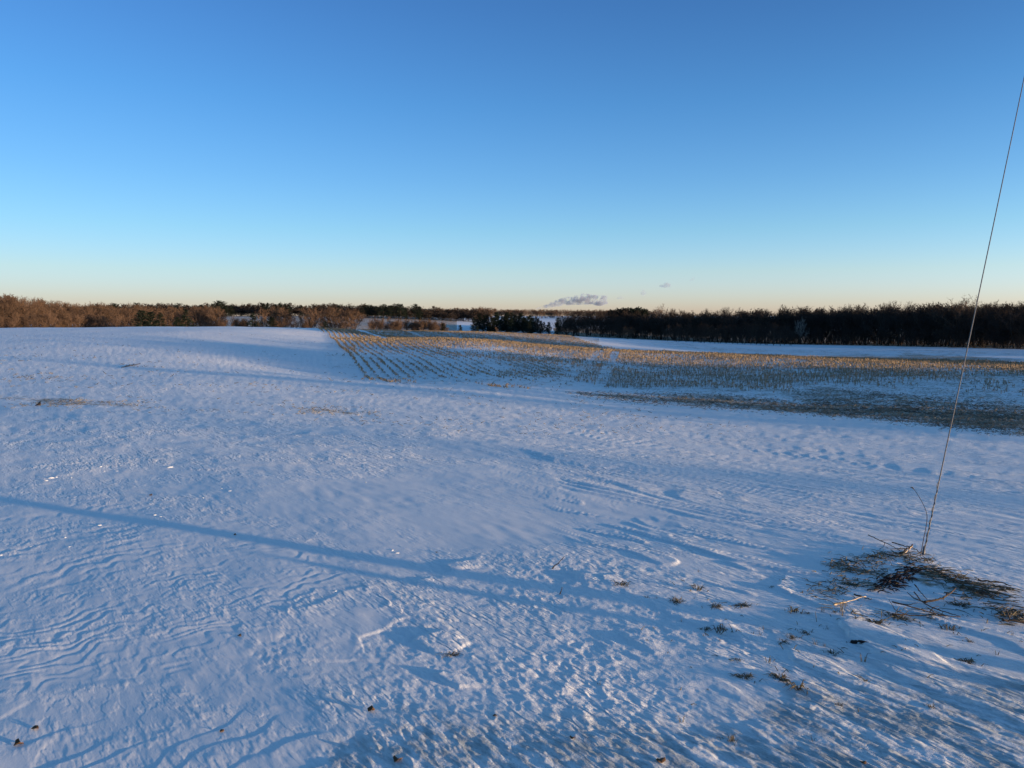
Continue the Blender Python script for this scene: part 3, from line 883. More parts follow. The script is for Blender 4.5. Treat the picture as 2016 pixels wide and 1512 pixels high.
for i in range(80):
    px = 1100 + (2080 - 1100) * (i + random.uniform(0.05, 0.95)) / 80
    d = np.interp(px, RDp['x'], RDp['y']) - 5 + random.uniform(-2, 8)
    x, y = at(px, d)
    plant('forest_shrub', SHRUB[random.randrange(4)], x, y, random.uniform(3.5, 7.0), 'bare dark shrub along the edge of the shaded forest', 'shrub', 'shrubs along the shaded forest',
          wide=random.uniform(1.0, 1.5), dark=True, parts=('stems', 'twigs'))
# thicket standing in front of it, snow seen between the stems
for i in range(22):
    px = 1312 + (1560 - 1312) * (i + random.uniform(0.05, 0.95)) / 22
    d = np.interp(px, [1312, 1560], [236, 226]) + random.uniform(-4, 4)
    x, y = at(px, d)
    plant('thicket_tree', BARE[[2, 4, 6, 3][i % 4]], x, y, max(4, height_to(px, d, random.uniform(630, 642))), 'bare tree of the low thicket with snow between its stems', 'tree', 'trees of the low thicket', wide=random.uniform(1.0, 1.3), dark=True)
# single trees that stand out
def single(px, d, tp, lab, variant, wide, name='bare_tree', pale=False, dark=False):
    x, y = at(px, d)
    o = plant(name, BARE[variant], x, y, height_to(px, d, tp), lab, 'tree', None, wide=wide, dark=dark)
    if pale:
        for c in o.children[:1]:
            me = c.data.copy(); me.materials[0] = M_PALEBARK; c.data = me
single(1303, 300, 596, 'tall pale bare tree rising above the forest beside the pine clump', 0, 1.1, pale=True)
single(1322, 310, 604, 'bare crown rising just right of the tall pale tree', 5, 0.8)
single(1885, 212, 576, 'spreading bare tree rising highest above the shaded forest', 5, 1.3)
single(950, 640, 601, 'round bare tree standing above the far skyline wood', 1, 1.2)
single(1575, 250, 622, 'pale forked trunk standing before the shaded forest', 4, 0.6, pale=True)
x, y = at(1237, 262)
plant('round_bush', SHRUB[1], x, y, 5.0, 'pale rounded bush in front of the shaded forest', 'bush', None, wide=1.1, parts=('stems', 'twigs'))

# ---- masses too far or too many to count: joined woods
def joined_wood(name, label, places, m, twig_keep=0.35, w=1.8, bushy=0.5):
    V, Fc, k = [], [], 0
    for (x, y, H, wd) in places:
        gt, gc = SHRUB_GEO[random.randrange(4)] if random.random() < bushy else BARE_GEO[random.randrange(7)]
        a = random.uniform(0, 6.28); s = H / 10
        Rm = np.array([[math.cos(a), -math.sin(a), 0], [math.sin(a), math.cos(a), 0], [0, 0, 1]])
        z = float(base_ground(x, y)[0])
        tv, tf = gt.arrays()
        sl = gc.v[-1].reshape(-1, 3, 3)
        sel = sl[rng.random(len(sl)) < twig_keep].copy()
        mid = (sel[:, 0] + sel[:, 1]) / 2
        sel[:, 0] = mid + (sel[:, 0] - mid) * w; sel[:, 1] = mid + (sel[:, 1] - mid) * w
        vv = np.r_[tv, sel.reshape(-1, 3)] @ Rm.T * s * np.array([wd, wd, 1]) + np.array([x, y, z])
        ff = np.r_[tf, np.arange(len(sel) * 3).reshape(-1, 3) + len(tv)]
        V.append(vv); Fc.append(ff + k); k += len(vv)
    o = obj(name, mesh_np(name, np.concatenate(V), np.concatenate(Fc), m))
    tag(o, label, None, None, 'stuff')
    return o
pl = []
for i in range(150):          # far tree line behind the far field
    px = 150 + (960 - 150) * (i + random.uniform(0, 1)) / 150
    d = 455 + random.uniform(0, 40)
    tp = np.interp(px, [150, 430, 700, 850, 960], [597, 595, 596, 602, 607]) + random.uniform(-2, 5)
    pl.append((*at(px, d), max(6, height_to(px, d, tp + random.choice([0, 0, 5]))), random.uniform(1.2, 1.6)))
for i in range(100):
    px = 150 + (960 - 150) * (i + random.uniform(0, 1)) / 100
    d = 448 + random.uniform(0, 14)
    pl.append((*at(px, d), random.uniform(4.0, 6.0), random.uniform(2.0, 3.0)))
joined_wood('far_woods', 'dark bare woods along the skyline behind the far snowy field', pl, M_TWIG_SHADE, 0.14, 9.0, 1.0)
pl = []
for i in range(170):           # skyline wood in the middle
    px = 830 + (1300 - 830) * (i + random.uniform(0, 1)) / 170
    d = 640 + random.uniform(0, 60)
    tp = np.interp(px, [830, 900, 960, 1000, 1100, 1160, 1300], [608, 606, 604, 609, 612, 611, 608]) + random.uniform(-2, 3)
    pl.append((*at(px, d), max(8, height_to(px, d, tp)), random.uniform(1.2, 1.7)))
joined_wood('skyline_woods', 'reddish brown bare woods on the farthest skyline', pl, M_TWIG, 0.08, 11.0, 0.7)
pl = []
for i in range(150):          # depth of the shaded forest
    px = 1110 + (2150 - 1110) * (i + random.uniform(0, 1)) / 150
    d = np.interp(px, RDp['x'], RDp['y']) + random.uniform(12, 60)
    tp = np.interp(px, RT['x'], RT['y']) + 4 + random.uniform(-3, 5)
    pl.append((*at(px, d), max(5, height_to(px, d, tp)), random.uniform(1.1, 1.4)))
joined_wood('forest_woods', 'deeper part of the shaded forest behind its front trees', pl, M_TWIG_SHADE, 0.20, 4.0, 1.0)
pl = []
for i in range(80):          # depth of the brown wood
    px = -140 + 580 * (i + random.uniform(0, 1)) / 80
    d = np.interp(px, [-110, 0, 200, 430], [165, 175, 205, 255]) + random.uniform(14, 60)
    tp = np.interp(px, LT['x'], LT['y']) + random.uniform(-2, 6)
    pl.append((*at(px, d), max(5, height_to(px, d, tp)), random.uniform(1.1, 1.4)))
joined_wood('brown_woods', 'deeper part of the sunlit brown wood behind its front trees', pl, M_TWIG, 0.15, 4.0, 0.6)
# woods that go on beyond the right edge of the view; their long shadows lie over the fields
pl = []
SX, SY = math.sin(SUN_AZ), math.cos(SUN_AZ)
def side(k, p0, p1, q0, q1, h0, h1):
    for i in range(k):
        p = p0 + (p1 - p0) * (i + random.uniform(0, 1)) / k
        q = random.uniform(q0, q1)
        x, y = -p * SY + q * SX, p * SX + q * SY
        pl.append((x, y, random.uniform(h0, h1), random.uniform(1.1, 1.5)))
side(8, 27, 44, 60, 100, 6, 8.5)
side(23, 45, 73, 75, 120, 11, 14)
side(60, 100, 150, 38, 90, 14, 17)
side(50, 166, 262, 56, 125, 11, 14)
side(2, 9, 14, 110, 140, 10, 12)
side(3, 74, 98, 110, 140, 6, 8)
joined_wood('side_woods', 'bare woods continuing beyond the right edge of the field', pl, M_TWIG_SHADE, 0.22, 3.0, 0.5)

# ---------------------------------------------------------------- corn stubble
def corn():
    # candidate plants along the rows
    s0 = np.arange(-45, 190) * 0.76                      # row offsets across
    P = []
    for s in s0:
        t = np.arange(25, 215, 0.21)
        t = t + rng.uniform(-0.07, 0.07, len(t))
        q = RN[None] * (s - 1.2) + RD[None] * t[:, None] + rng.normal(0, 0.035, (len(t), 2))
        P.append(np.c_[q, np.full(len(t), s)])
    P = np.concatenate(P)
    x, y, s = P.T
    ok = (np.abs(x) < 0.72 * y) & (y > 20) & (y < 212)
    x, y, s = x[ok], y[ok], s[ok]
    z = base_ground(x, y)
    px, py = project(x, y, z)
    n1 = perlin(x / 7, y / 11, 131); n2 = perlin(x / 2.5, y / 3.5, 132); rowrnd = (hash2(np.round(s / 0.76).astype(np.int64), np.zeros(len(s), np.int64), 5) & 0xFFFF) / 65536.0
    FIELD = [(716, 747), (745, 748), (800, 753), (880, 748), (1000, 765), (1090, 763), (1150, 750), (1200, 764), (1330, 764), (1560, 775), (1720, 770), (2300, 790),
             (2300, 725), (1900, 712), (1600, 704), (1400, 697), (1230, 689), (1190, 684), (1115, 660), (1085, 655), (880, 640), (620, 640), (652, 664)]
    inside = sdf(px + 10 * n2, py + 3 * n2, FIELD) > -1
    # how much stands clear of the snow
    dens = np.full(len(x), 0.85)
    mid = (px > 700) & (px < 1130) & (y < 92)
    dens = np.where(mid, np.clip(0.62 + 0.8 * n1 + 0.6 * (rowrnd - 0.5) + 0.4 * n2 - 0.5 * sstep(735, 750, py), 0.04, 0.95), dens)
    dens = np.where((px > 1130) & (y < 92), np.clip(0.85 + 0.8 * n1 + 0.5 * n2, 0.05, 0.97), dens)
    right = (px > 1560) & (y < 60)
    dens = np.where(right, dens * np.clip(0.2 + 1.2 * n1, 0, 0.7), dens)
    dens = np.where(px > 1450, dens * sstep(42, 52, y), dens)
    dens = np.where((y > 125), 0.8, dens)
    # wheel tracks filled with snow
    for (xa, ya, xb, yb, w) in [(11.2, 97, 4.6, 60, 0.42), (13.2, 97, 6.8, 58, 0.42)]:
        dx, dy = xb - xa, yb - ya; L = math.hypot(dx, dy)
        dd = np.abs((x - xa) * dy - (y - ya) * dx) / L
        tt = ((x - xa) * dx + (y - ya) * dy) / L ** 2
        dens = np.where((dd < w) & (tt > -0.4) & (tt < 1.1), 0.14, dens)
    for k in (18, 19, 33, 34, 44, 45, 60):
        dens = np.where((np.abs(s - k * 0.76) < 0.3) & (y > 112), 0.03, dens)
    keep = inside & (rng.random(len(x)) < dens)
    # patches bared low by the snow
    hgt = 0.27 + 0.10 * n1 + rng.normal(0, 0.07, len(x))
    hgt = np.where(mid, hgt * (0.5 + 0.25 * sstep(75, 92, y)), hgt)
    hgt = np.where(y > 120, hgt * 0.7, hgt)
    x, y, z, hgt = x[keep], y[keep], ground(x[keep], y[keep]), np.clip(hgt[keep], 0.07, 0.55)
    # thin out with distance, where they merge
    far_keep = rng.random(len(x)) < np.clip(110 / y, 0.5, 1)
    x, y, z, hgt = x[far_keep], y[far_keep], z[far_keep], hgt[far_keep]
    d = np.hypot(x, y)
    order = np.argsort(d / hgt)
    first, rest = order[:300], order[300:]
    # individual stalks, four shapes
    shapes = []
    for k in range(6):
        G = Geo()
        b1, b2 = rng.normal(0, 0.06, 2), rng.normal(0, 0.12, 2)
        G.tube([[0, 0, -0.1], [b1[0], b1[1], 0.5], [b2[0], b2[1], 1.0]], [0.05, 0.045, 0.04], 5)
        tip = np.array([b1[0], b1[1], 0.5])
        for q in range(3):
            a = rng.uniform(0, 6.28)
            e = np.array([math.cos(a), math.sin(a), 0]) * rng.uniform(0.25, 0.6)
            st = tip * rng.uniform(0.3, 1.6) ; st[2] = min(st[2], 0.95)
            G.tube([st, st + e * 0.6 + [0, 0, 0.12], st + e + [0, 0, -0.25]], [0.03, 0.03, 0.005], 3)
        shapes.append(G)
    meshes = [G.mesh('corn_stalk', M_STRAW) for G in shapes]
    for i in first:
        o = obj('corn_stalk', meshes[random.randrange(6)], None, (x[i], y[i], z[i]))
        o.scale = (hgt[i] * 0.75, hgt[i] * 0.75, hgt[i])
        o.rotation_euler = (random.gauss(0, 0.08), random.gauss(0, 0.08), random.uniform(0, 6.28))
        tag(o, 'cut corn stalk standing in snow along the near edge of the stubble field', 'corn stalk', 'cut corn stalks of the near stubble rows')
    xs, ys, zs, hs = x[rest], y[rest], z[rest], hgt[rest]
    m = len(xs)
    w = 0.016 + 0.010 * rng.random(m)
    w = w * np.clip(ys / 75, 0.85, 1.6)
    lx, ly = rng.normal(0, 0.10, m) * hs, rng.normal(0, 0.10, m) * hs
    a0 = rng.uniform(0, 6.28, m)
    V = np.zeros((m, 9, 3)); 
    for j in range(3):
        a = a0 + j * 2.0944
        V[:, j] = np.c_[xs + w * np.cos(a), ys + w * np.sin(a), zs - 0.05]
        V[:, 3 + j] = np.c_[xs + lx + w * np.cos(a), ys + ly + w * np.sin(a), zs + hs]
    # a hanging leaf scrap
    la = rng.uniform(0, 6.28, m); ll = rng.uniform(0.06, 0.22, m)
    hz = zs + hs * rng.uniform(0.3, 0.9, m)
    V[:, 6] = np.c_[xs + lx * 0.5, ys + ly * 0.5, hz]
    V[:, 7] = np.c_[xs + np.cos(la) * ll * 0.6, ys + np.sin(la) * ll * 0.6, hz + 0.04]
    V[:, 8] = np.c_[xs + np.cos(la) * ll, ys + np.sin(la) * ll, hz - 0.10]
    base = (np.arange(m) * 9)[:, None, None]
    tri = np.array([[0, 1, 4], [0, 4, 3], [1, 2, 5], [1, 5, 4], [2, 0, 3], [2, 3, 5], [3, 4, 5], [6, 7, 8]])
    Fc = (tri[None] + base).reshape(-1, 3)
    o = obj('corn_stubble', mesh_np('corn_stubble', V.reshape(-1, 3), Fc, M_STRAW))
    tag(o, 'rows of cut corn stubble over the rolling field', None, None, 'stuff')
    print('stubble', m)
corn()

# crop residue lying on the bare strips
def residue():
    def scatter(poly, k, lmin, lmax, dmax=400):
        P = np.array(poly, float)
        X, Y = [], []
        lo, hi = P.min(0), P.max(0)
        cand = np.c_[rng.uniform(lo[0], hi[0], k * 3), rng.uniform(lo[1], hi[1], k * 3)]
        cand = cand[sdf(cand[:, 0], cand[:, 1], poly) + rng.normal(0, 4, len(cand)) > 0][:k]
        for px, py in cand:
            d = ray(px, py)
            yield px, py, d
    t = np.geomspace(2.5, 130, 260)
    X, Y = [], []
    for poly, k in [([(1110, 770), (1250, 776), (1400, 779), (1560, 790), (1760, 800), (2030, 812), (2030, 860), (1900, 846), (1700, 824), (1500, 808), (1300, 794), (1180, 782)], 8500),
                    ([(1560, 772), (1640, 764), (1800, 782), (2030, 800), (2030, 826), (1600, 800)], 2600),
                    ([(0, 774), (80, 780), (220, 792), (300, 802), (160, 806), (40, 796)], 420),
                    ([(200, 775), (330, 780), (360, 805), (260, 806)], 60),
                    ([(570, 801), (660, 803), (770, 812), (690, 816), (600, 813)], 170),
                    ([(20, 735), (150, 738), (140, 752), (20, 752)], 60),
                    ([(230, 718), (275, 716), (270, 724), (235, 724)], 25),
                    ([(420, 735), (800, 742), (800, 770), (420, 760)], 70),
                    ([(0, 690), (640, 720), (1100, 770), (1500, 850), (1000, 860), (500, 830), (0, 830)], 1300),
                    ([(0, 650), (640, 655), (640, 720), (0, 720)], 350),
                    ([(640, 690), (1130, 720), (1100, 766), (720, 748)], 500),
                    ([(1280, 745), (1560, 770), (2000, 800), (2016, 760), (1600, 720)], 700)]:
        for px, py, d in scatter(poly, k, 0, 0):
            g = base_ground(d[0] * t, t)
            i = np.argmax(EYE + d[2] * t < g)
            if i == 0: continue
            yy = t[i] - rng.random() * (t[i] - t[i - 1])
            X.append(d[0] * yy); Y.append(yy)
    X, Y = np.array(X), np.array(Y)
    pq = project(X, Y, base_ground(X, Y))
    clump = (pq[0] > 1100) | (perlin(X / 3.5, Y / 5, 141) + 0.6 * perlin(X / 1.1, Y / 1.6, 142) > 0.12)
    X, Y = X[clump], Y[clump]
    Z = ground(X, Y)
    m = len(X)
    a = rng.uniform(0, 6.28, m); L = rng.uniform(0.05, 0.22, m) * np.clip(Y / 30, 0.5, 1.3)
    dz = np.abs(rng.normal(0, 0.25, m)) * L
    A = np.c_[X, Y, Z + 0.004]; B = np.c_[X + np.cos(a) * L, Y + np.sin(a) * L, Z + 0.01 + dz]
    nrm = np.c_[-np.sin(a), np.cos(a), np.zeros(m)]
    w = (rng.uniform(0.004, 0.011, m) * np.clip(Y / 25, 0.6, 1.6))[:, None]
    up = np.array([0, 0, 1.0])[None] * w
    V = np.stack([A - nrm * w, A + nrm * w, A + up * 1.6, B - nrm * w * 0.6, B + nrm * w * 0.6, B + up], 1).reshape(-1, 3)
    tri = np.array([[0, 2, 5], [0, 5, 3], [1, 4, 5], [1, 5, 2], [0, 3, 4], [0, 4, 1], [3, 5, 4], [0, 1, 2]])
    Fc = (tri[None] + (np.arange(m) * 6)[:, None, None]).reshape(-1, 3)
    o = obj('crop_residue', mesh_np('crop_residue', V, Fc, M_RESIDUE))
    tag(o, 'chopped corn stalks and leaves lying on the bare strips', None, None, 'stuff')
residue()

# ---------------------------------------------------------------- guy wire, poles
def ray_point(px, py, d):
    r_ = ray(px, py)
    return np.array([r_[0] * d, d, EYE + r_[2] * d])
foot = hit(1818, 1094)
d_up = 8.0
up_pt = ray_point(2016, 140, d_up)
wire_dir = (up_pt - foot)
top = foot + wire_dir * 2.25
root = empty('guy_wire', foot)
tag(root, 'thin steel guy wire running from the snow up to the right edge', 'wire')
G = Geo()
k = 40
ts = np.linspace(0, 1, k)
path_ = np.outer(ts, top - foot)
path_[:, 2] -= 0.10 * 4 * ts * (1 - ts)
G.tube(path_, np.full(k, 0.0046), 6)
obj('cable', G.mesh('cable', M_WIRE, True), root)
# the twisted tail that is wrapped back round the cable near the ground
G = Geo()
u_ = unit(top - foot); s1 = unit(np.cross(u_, [0, 0, 1.0])); s2 = np.cross(u_, s1)
tt = np.linspace(0.02, 0.62, 60)
G.tube([u_ * t * 1.0 + (s1 * math.cos(t * 60) + s2 * math.sin(t * 60)) * 0.0065 for t in tt], np.full(60, 0.0026), 4)
obj('wire_tail', G.mesh('wire_tail', M_WIRE, True), root)
G = Geo()
G.tube([[-0.01, 0, -0.1], [0.0, 0, 0.0], [0.006, 0.004, 0.06]], [0.014, 0.012, 0.008], 8)
obj('anchor_rod', G.mesh('anchor_rod', M_WIRE, True), root)
# unseen stand-in for the wire's utility pole, thinned so its shadow blurs away
px_, py_ = top[0], top[1]
gzp = gz(px_, py_)
pole = empty('slim_pole_standin', (px_, py_, gzp))
tag(pole, 'unseen slim stand-in for the guy wire pole, thinned to lose its shadow', 'pole')
G = Geo(); hp = top[2] - gzp
G.tube([[0, 0, -0.6], [0, 0, hp * 0.5], [0, 0, hp + 0.9]], [0.024, 0.022, 0.02], 12)
obj('shaft', G.mesh('shaft', M_WIRE, True), pole)
G = Geo(); G.tube([[-0.5, 0.03, hp + 0.7], [0, 0.03, hp + 0.7], [0.5, 0.03, hp + 0.7]], [0.01, 0.01, 0.01], 6)
obj('crossbar', G.mesh('crossbar', M_WIRE), pole)
# dry stem that leans against the wire
P = [ray_point(px, py, foot[1] - 0.04 + 0.03 * i) for i, (px, py) in enumerate([(1812, 1091), (1818, 1062), (1824, 1036), (1826, 1012), (1818, 993), (1806, 972), (1799, 963)])]
P = np.array(P); P0 = P[0].copy(); P0[2] = gz(P0[0], P0[1])
st = empty('dry_weed', P0)
tag(st, 'tall thin dry stem bowed beside the foot of the guy wire', 'weed')
pp = P - P0; pp[0] = [0, 0, -0.02]
ss = np.linspace(0, len(pp) - 1, 24)
sm = np.stack([np.interp(ss, np.arange(len(pp)), pp[:, i]) for i in range(3)], 1)
for _ in range(3): sm[1:-1] = (sm[:-2] + 2 * sm[1:-1] + sm[2:]) / 4
G = Geo(); G.tube(sm, np.linspace(0.0030, 0.0016, 24), 5)
obj('stalk', G.mesh('stalk', M_STICK, True), st)
G = Geo(); e = sm[-1]
G.tube([e, e + [-0.012, 0, 0.012], e + [-0.03, 0, 0.016]], [0.004, 0.005, 0.001], 4)
obj('tip', G.mesh('tip', M_STICK, True), st)

# ---------------------------------------------------------------- posts beyond the right edge that throw the double shadow
sdir = np.array([math.sin(SUN_AZ), math.cos(SUN_AZ)])
for (px, py, back, hh, rr, lab) in [(400, 1046, 9.5, 1.6, 0.085, 'round wooden post beside the field beyond the right edge'), (690, 1124, 7.2, 0.50, 0.05, 'short wooden stake beside the round post beyond the right edge')]:
    q = hit(px, py)[:2] + sdir * back
    z = gz(q[0], q[1])
    o = empty('wooden_post', (q[0], q[1], z)); tag(o, lab, 'post')
    G = Geo(); G.tube([[0, 0, -0.4], [0, 0, hh * 0.5], [0.01, 0, hh]], [rr, rr, rr * 0.92], 12)
    obj('shaft', G.mesh('shaft', M_WOODPOLE, True), o)
    G = Geo(); G.tube([[0.01, 0, hh], [0.01, 0, hh + rr * 0.7]], [rr * 0.9, rr * 0.3], 12)
    obj('cap', G.mesh('cap', M_WOODPOLE, True), o)

# ---------------------------------------------------------------- sticks and litter round the wire
def stick(name, pix, rad, label, m, cat='stick', lift=0.012, twigs=(), group=None, heights=None):
    P = []
    for i, (px, py) in enumerate(pix):
        h = hit(px, py)
        hz = heights[i] if heights else lift
        # a raised point keeps its place in the view
        t = (EYE - h[2] - hz) / (EYE - h[2])
        P.append(np.array([h[0] * t, h[1] * t, h[2] + hz]))
    P = np.array(P); P0 = P[0].copy()
    o = empty(name, P0); tag(o, label, cat, group)
    ss = np.linspace(0, len(P) - 1, max(6, 4 * len(P)))
    sm = np.stack([np.interp(ss, np.arange(len(P)), (P - P0)[:, i]) for i in range(3)], 1)
    sm[1:-1] = (sm[:-2] + 2 * sm[1:-1] + sm[2:]) / 4
    sm += rng.normal(0, rad * 0.35, sm.shape)
    G = Geo(); G.tube(sm, np.linspace(rad, rad * 0.5, len(sm)) * rng.uniform(0.85, 1.15, len(sm)), 6)
    obj('stem', G.mesh('stem', m, True), o)
    for (f, dx, dy, dz, L) in twigs:
        p = sm[int(f * (len(sm) - 1))]
        e = p + np.array([dx, dy, dz]) * L
        mdl = (p + e) / 2 + rng.normal(0, 0.01, 3)
        G = Geo(); G.tube([p, mdl, e], [rad * 0.6, rad * 0.5, rad * 0.25], 5)
        obj('side_twig', G.mesh('side_twig', m, True), o)
    return o
stick('dead_branch', [(1820, 1184), (1838, 1181), (1858, 1178), (1874, 1168), (1880, 1161)], 0.0068, 'thick brown bent branch lying below the guy wire', M_STICK, 'branch', 0.02, heights=[0.015, 0.025, 0.03, 0.035, 0.03], twigs=[(0.05, -0.6, 0.7, 0.3, 0.11), (0.6, 0.2, -0.2, 0.5, 0.03)])
stick('pale_stalk', [(1641, 1192), (1665, 1184), (1705, 1171)], 0.0042, 'pale straw-coloured stalk lying across the snow', M_PALESTALK, 'stalk', 0.012, heights=[0.004, 0.016, 0.022])
stick('dead_stick', [(1755, 1208), (1790, 1210), (1840, 1212), (1892, 1214)], 0.0045, 'long dark stick with side twigs lying level on the snow', M_STICK, lift=0.014, twigs=[(0.3, -0.5, 0.6, 0.5, 0.12), (0.55, 0.3, -0.5, 0.3, 0.10), (0.7, -0.6, -0.4, 0.4, 0.08)])
stick('dead_stick', [(1757, 1182), (1795, 1196), (1838, 1206), (1870, 1213)], 0.0045, 'dark stick crossing the long level one from upper left', M_STICK, heights=[0.07, 0.04, 0.02, 0.015], twigs=[(0.2, 0.5, -0.5, 0.3, 0.1), (0.6, 0.7, 0.2, 0.3, 0.09)])
stick('dead_stick', [(1800, 1165), (1815, 1184), (1840, 1197), (1868, 1206), (1890, 1213)], 0.004, 'thin dark stick curving down to the crossed sticks', M_STICK, heights=[0.03, 0.03, 0.03, 0.02, 0.01])
stick('dead_stick', [(1709, 1054), (1728, 1064), (1752, 1074), (1772, 1086)], 0.004, 'thin stick reaching up left from the litter at the wire', M_STICK, heights=[0.05, 0.05, 0.04, 0.01], twigs=[(0.55, 0.02, -0.1, -0.6, 0.07), (0.4, 0.7, 0.1, 0.0, 0.15)])
stick('dead_stick', [(1756, 1070), (1782, 1076), (1800, 1082), (1812, 1091)], 0.005, 'dark stick sloping down to the foot of the wire', M_STICK, heights=[0.06, 0.05, 0.03, 0.005])
stick('dead_stick', [(1772, 1092), (1786, 1083), (1797, 1074)], 0.009, 'stout weathered stick propped left of the wire foot', M_STICK, heights=[0.01, 0.03, 0.06])
stick('dead_stick', [(1776, 1095), (1788, 1086), (1796, 1078)], 0.005, 'pale split stick propped beside the stout one', M_PALESTALK, heights=[0.01, 0.02, 0.045])
stick('dead_stick', [(1834, 1121), (1870, 1140), (1912, 1163), (1956, 1179)], 0.005, 'long thin stick along the dark litter band right of the wire', M_STICK, lift=0.02, twigs=[(0.4, 0.5, 0.4, 0.3, 0.1)])
stick('dead_stick', [(1801, 1152), (1812, 1165), (1826, 1180)], 0.004, 'short twig rising from the bent brown branch', M_STICK, heights=[0.05, 0.03, 0.01])
stick('dead_stick', [(1682, 1167), (1698, 1172), (1716, 1177)], 0.005, 'short dark twig under the pale stalk', M_STICK)
stick('dead_stick', [(1925, 1146), (1950, 1149), (1976, 1152), (1989, 1157)], 0.006, 'dark curved stick lying by the right edge', M_STICK, lift=0.02)
stick('dead_stick', [(1972, 1222), (1995, 1224), (2025, 1226)], 0.007, 'dark stick cut by the right edge of the view', M_STICK, lift=0.02, twigs=[(0.4, 0.3, 0.8, 0.3, 0.1)])
stick('dead_stick', [(1087, 1121), (1100, 1109), (1111, 1096)], 0.0045, 'lone dark twig leaning out of the rough snow', M_STICK, heights=[0.0, 0.06, 0.12])
stick('dead_stick', [(1102, 1170), (1105, 1163), (1107, 1157)], 0.0035, 'short twig standing below the lone leaning one', M_STICK, heights=[0.0, 0.03, 0.06])
stick('dead_stick', [(240, 722), (258, 719), (276, 716)], 0.03, 'long dark stick lying far out on the sunlit snow', M_STICK, lift=0.03)

# grass tufts and litter
def tuft_mesh(seed, blades, spread, hmin, hmax, flat, m, w=0.003):
    g = np.random.default_rng(seed)
    G = Geo()
    for k in range(blades):
        a = g.uniform(0, 6.28); r_ = abs(g.normal(0, spread))
        b = np.array([math.cos(a) * r_, math.sin(a) * r_ * 0.8, -0.005])
        L = g.uniform(hmin, hmax); a2 = a + g.normal(0, 0.8)
        out = np.array([math.cos(a2), math.sin(a2), 0])
        e1 = b + out * L * flat * 0.4 + np.array([0, 0, L * (1 - 0.5 * flat)])
        e2 = e1 + out * L * (0.2 + 0.6 * flat) + np.array([0, 0, L * (0.15 - 0.5 * flat)])
        e2[2] = max(e2[2], 0.002)
        G.tube([b, e1, e2], [w, w * 0.8, w * 0.2], 3, cap=False)
    return G.mesh('grass_tuft', m)
TUFT = [tuft_mesh(401 + i, 22, 0.034, 0.015, 0.06, f, M_DRYGRASS if i == 0 else M_DARKGRASS) for i, f in enumerate((0.55, 0.75, 0.95))]
MATS = [tuft_mesh(411 + i, 46, 0.035, 0.02, 0.06, 0.9, M_DARKGRASS, 0.0032) for i in range(3)]
SPRIG = [tuft_mesh(421 + i, 5, 0.018, 0.02, 0.07, 0.45, M_DARKGRASS, 0.002) for i in range(3)]
def put(name, me, px, py, s, label, cat, group, sx=1.0, rz=None):
    p = hit(px, py)
    o = obj(name, me, None, p)
    o.scale = (s * sx, s, s)
    o.rotation_euler = (0, 0, random.uniform(0, 6.28) if rz is None else rz)
    return tag(o, label, cat, group)
# big matted clumps, each with its own place
for px, py, s, sx, lab in [(1330, 1186, 1.0, 1.0, 'dark clump of matted grass alone left of the litter'),
                           (1408, 1195, 0.9, 1.3, 'grass clump with long blades right of the lone dark clump'),
                           (1462, 1193, 0.9, 1.5, 'flat grass clump between the lone clumps and the pale stalk'),
                           (1718, 1230, 1.2, 1.3, 'thick dark grass clump at the head of the long snow tongue'),
                           (1768, 1216, 1.1, 1.6, 'thick grass clump left of the long level stick'),
                           (1895, 1192, 1.2, 1.2, 'grass clump under the end of the dark litter band'),
                           (1672, 1148, 1.1, 1.2, 'bushy clump at the lower left of the litter'),
                           (1905, 1303, 0.9, 1.0, 'brown grass clump beside the end of the snow tongue'),
                           (888, 1286, 0.75, 1.3, 'dark grass scrap at the tip of the snow plate'),
                           (1467, 1334, 0.8, 1.3, 'brown grass clump in the lower snow, left of a curled tuft'),
                           (1534, 1336, 1.0, 1.2, 'curled dry grass tuft in the lower snow')]:
    put('grass_clump', random.choice(MATS), px, py, s * 0.72, lab, 'grass', None, sx).scale.z = s * 0.5
GT = 'dry grass tufts poking through the crust'
LTU = 'small dry grass tuft poking through the snow crust'
for px, py in [(1520, 1155), (1375, 1125), (1540, 1268), (1557, 1258), (1585, 1248), (1605, 1270), (1628, 1240), (1622, 1275), (1658, 1200), (1510, 1305), (1560, 1204), (1590, 1207), (1615, 1205), (1640, 1206), (1660, 1212),
               (1912, 1262), (1965, 1288), (1990, 1253), (1868, 1238), (1700, 1305), (1290, 1180), (1275, 1178), (1344, 1225), (1388, 1242), (1420, 1246), (1484, 1250), (1500, 1252), (1218, 1152), (1456, 1302), (1500, 1240),
               (1640, 1290), (1570, 1358), (1700, 1345), (1830, 1395), (1600, 1460), (1340, 1420), (1180, 1345), (1375, 1160), (1650, 1390), (1440, 1455)]:
    put('grass_tuft', random.choice(TUFT + SPRIG), px + random.uniform(-3, 3), py, random.choice([0.35, 0.5, 0.6, 0.9]), LTU, 'grass', GT)
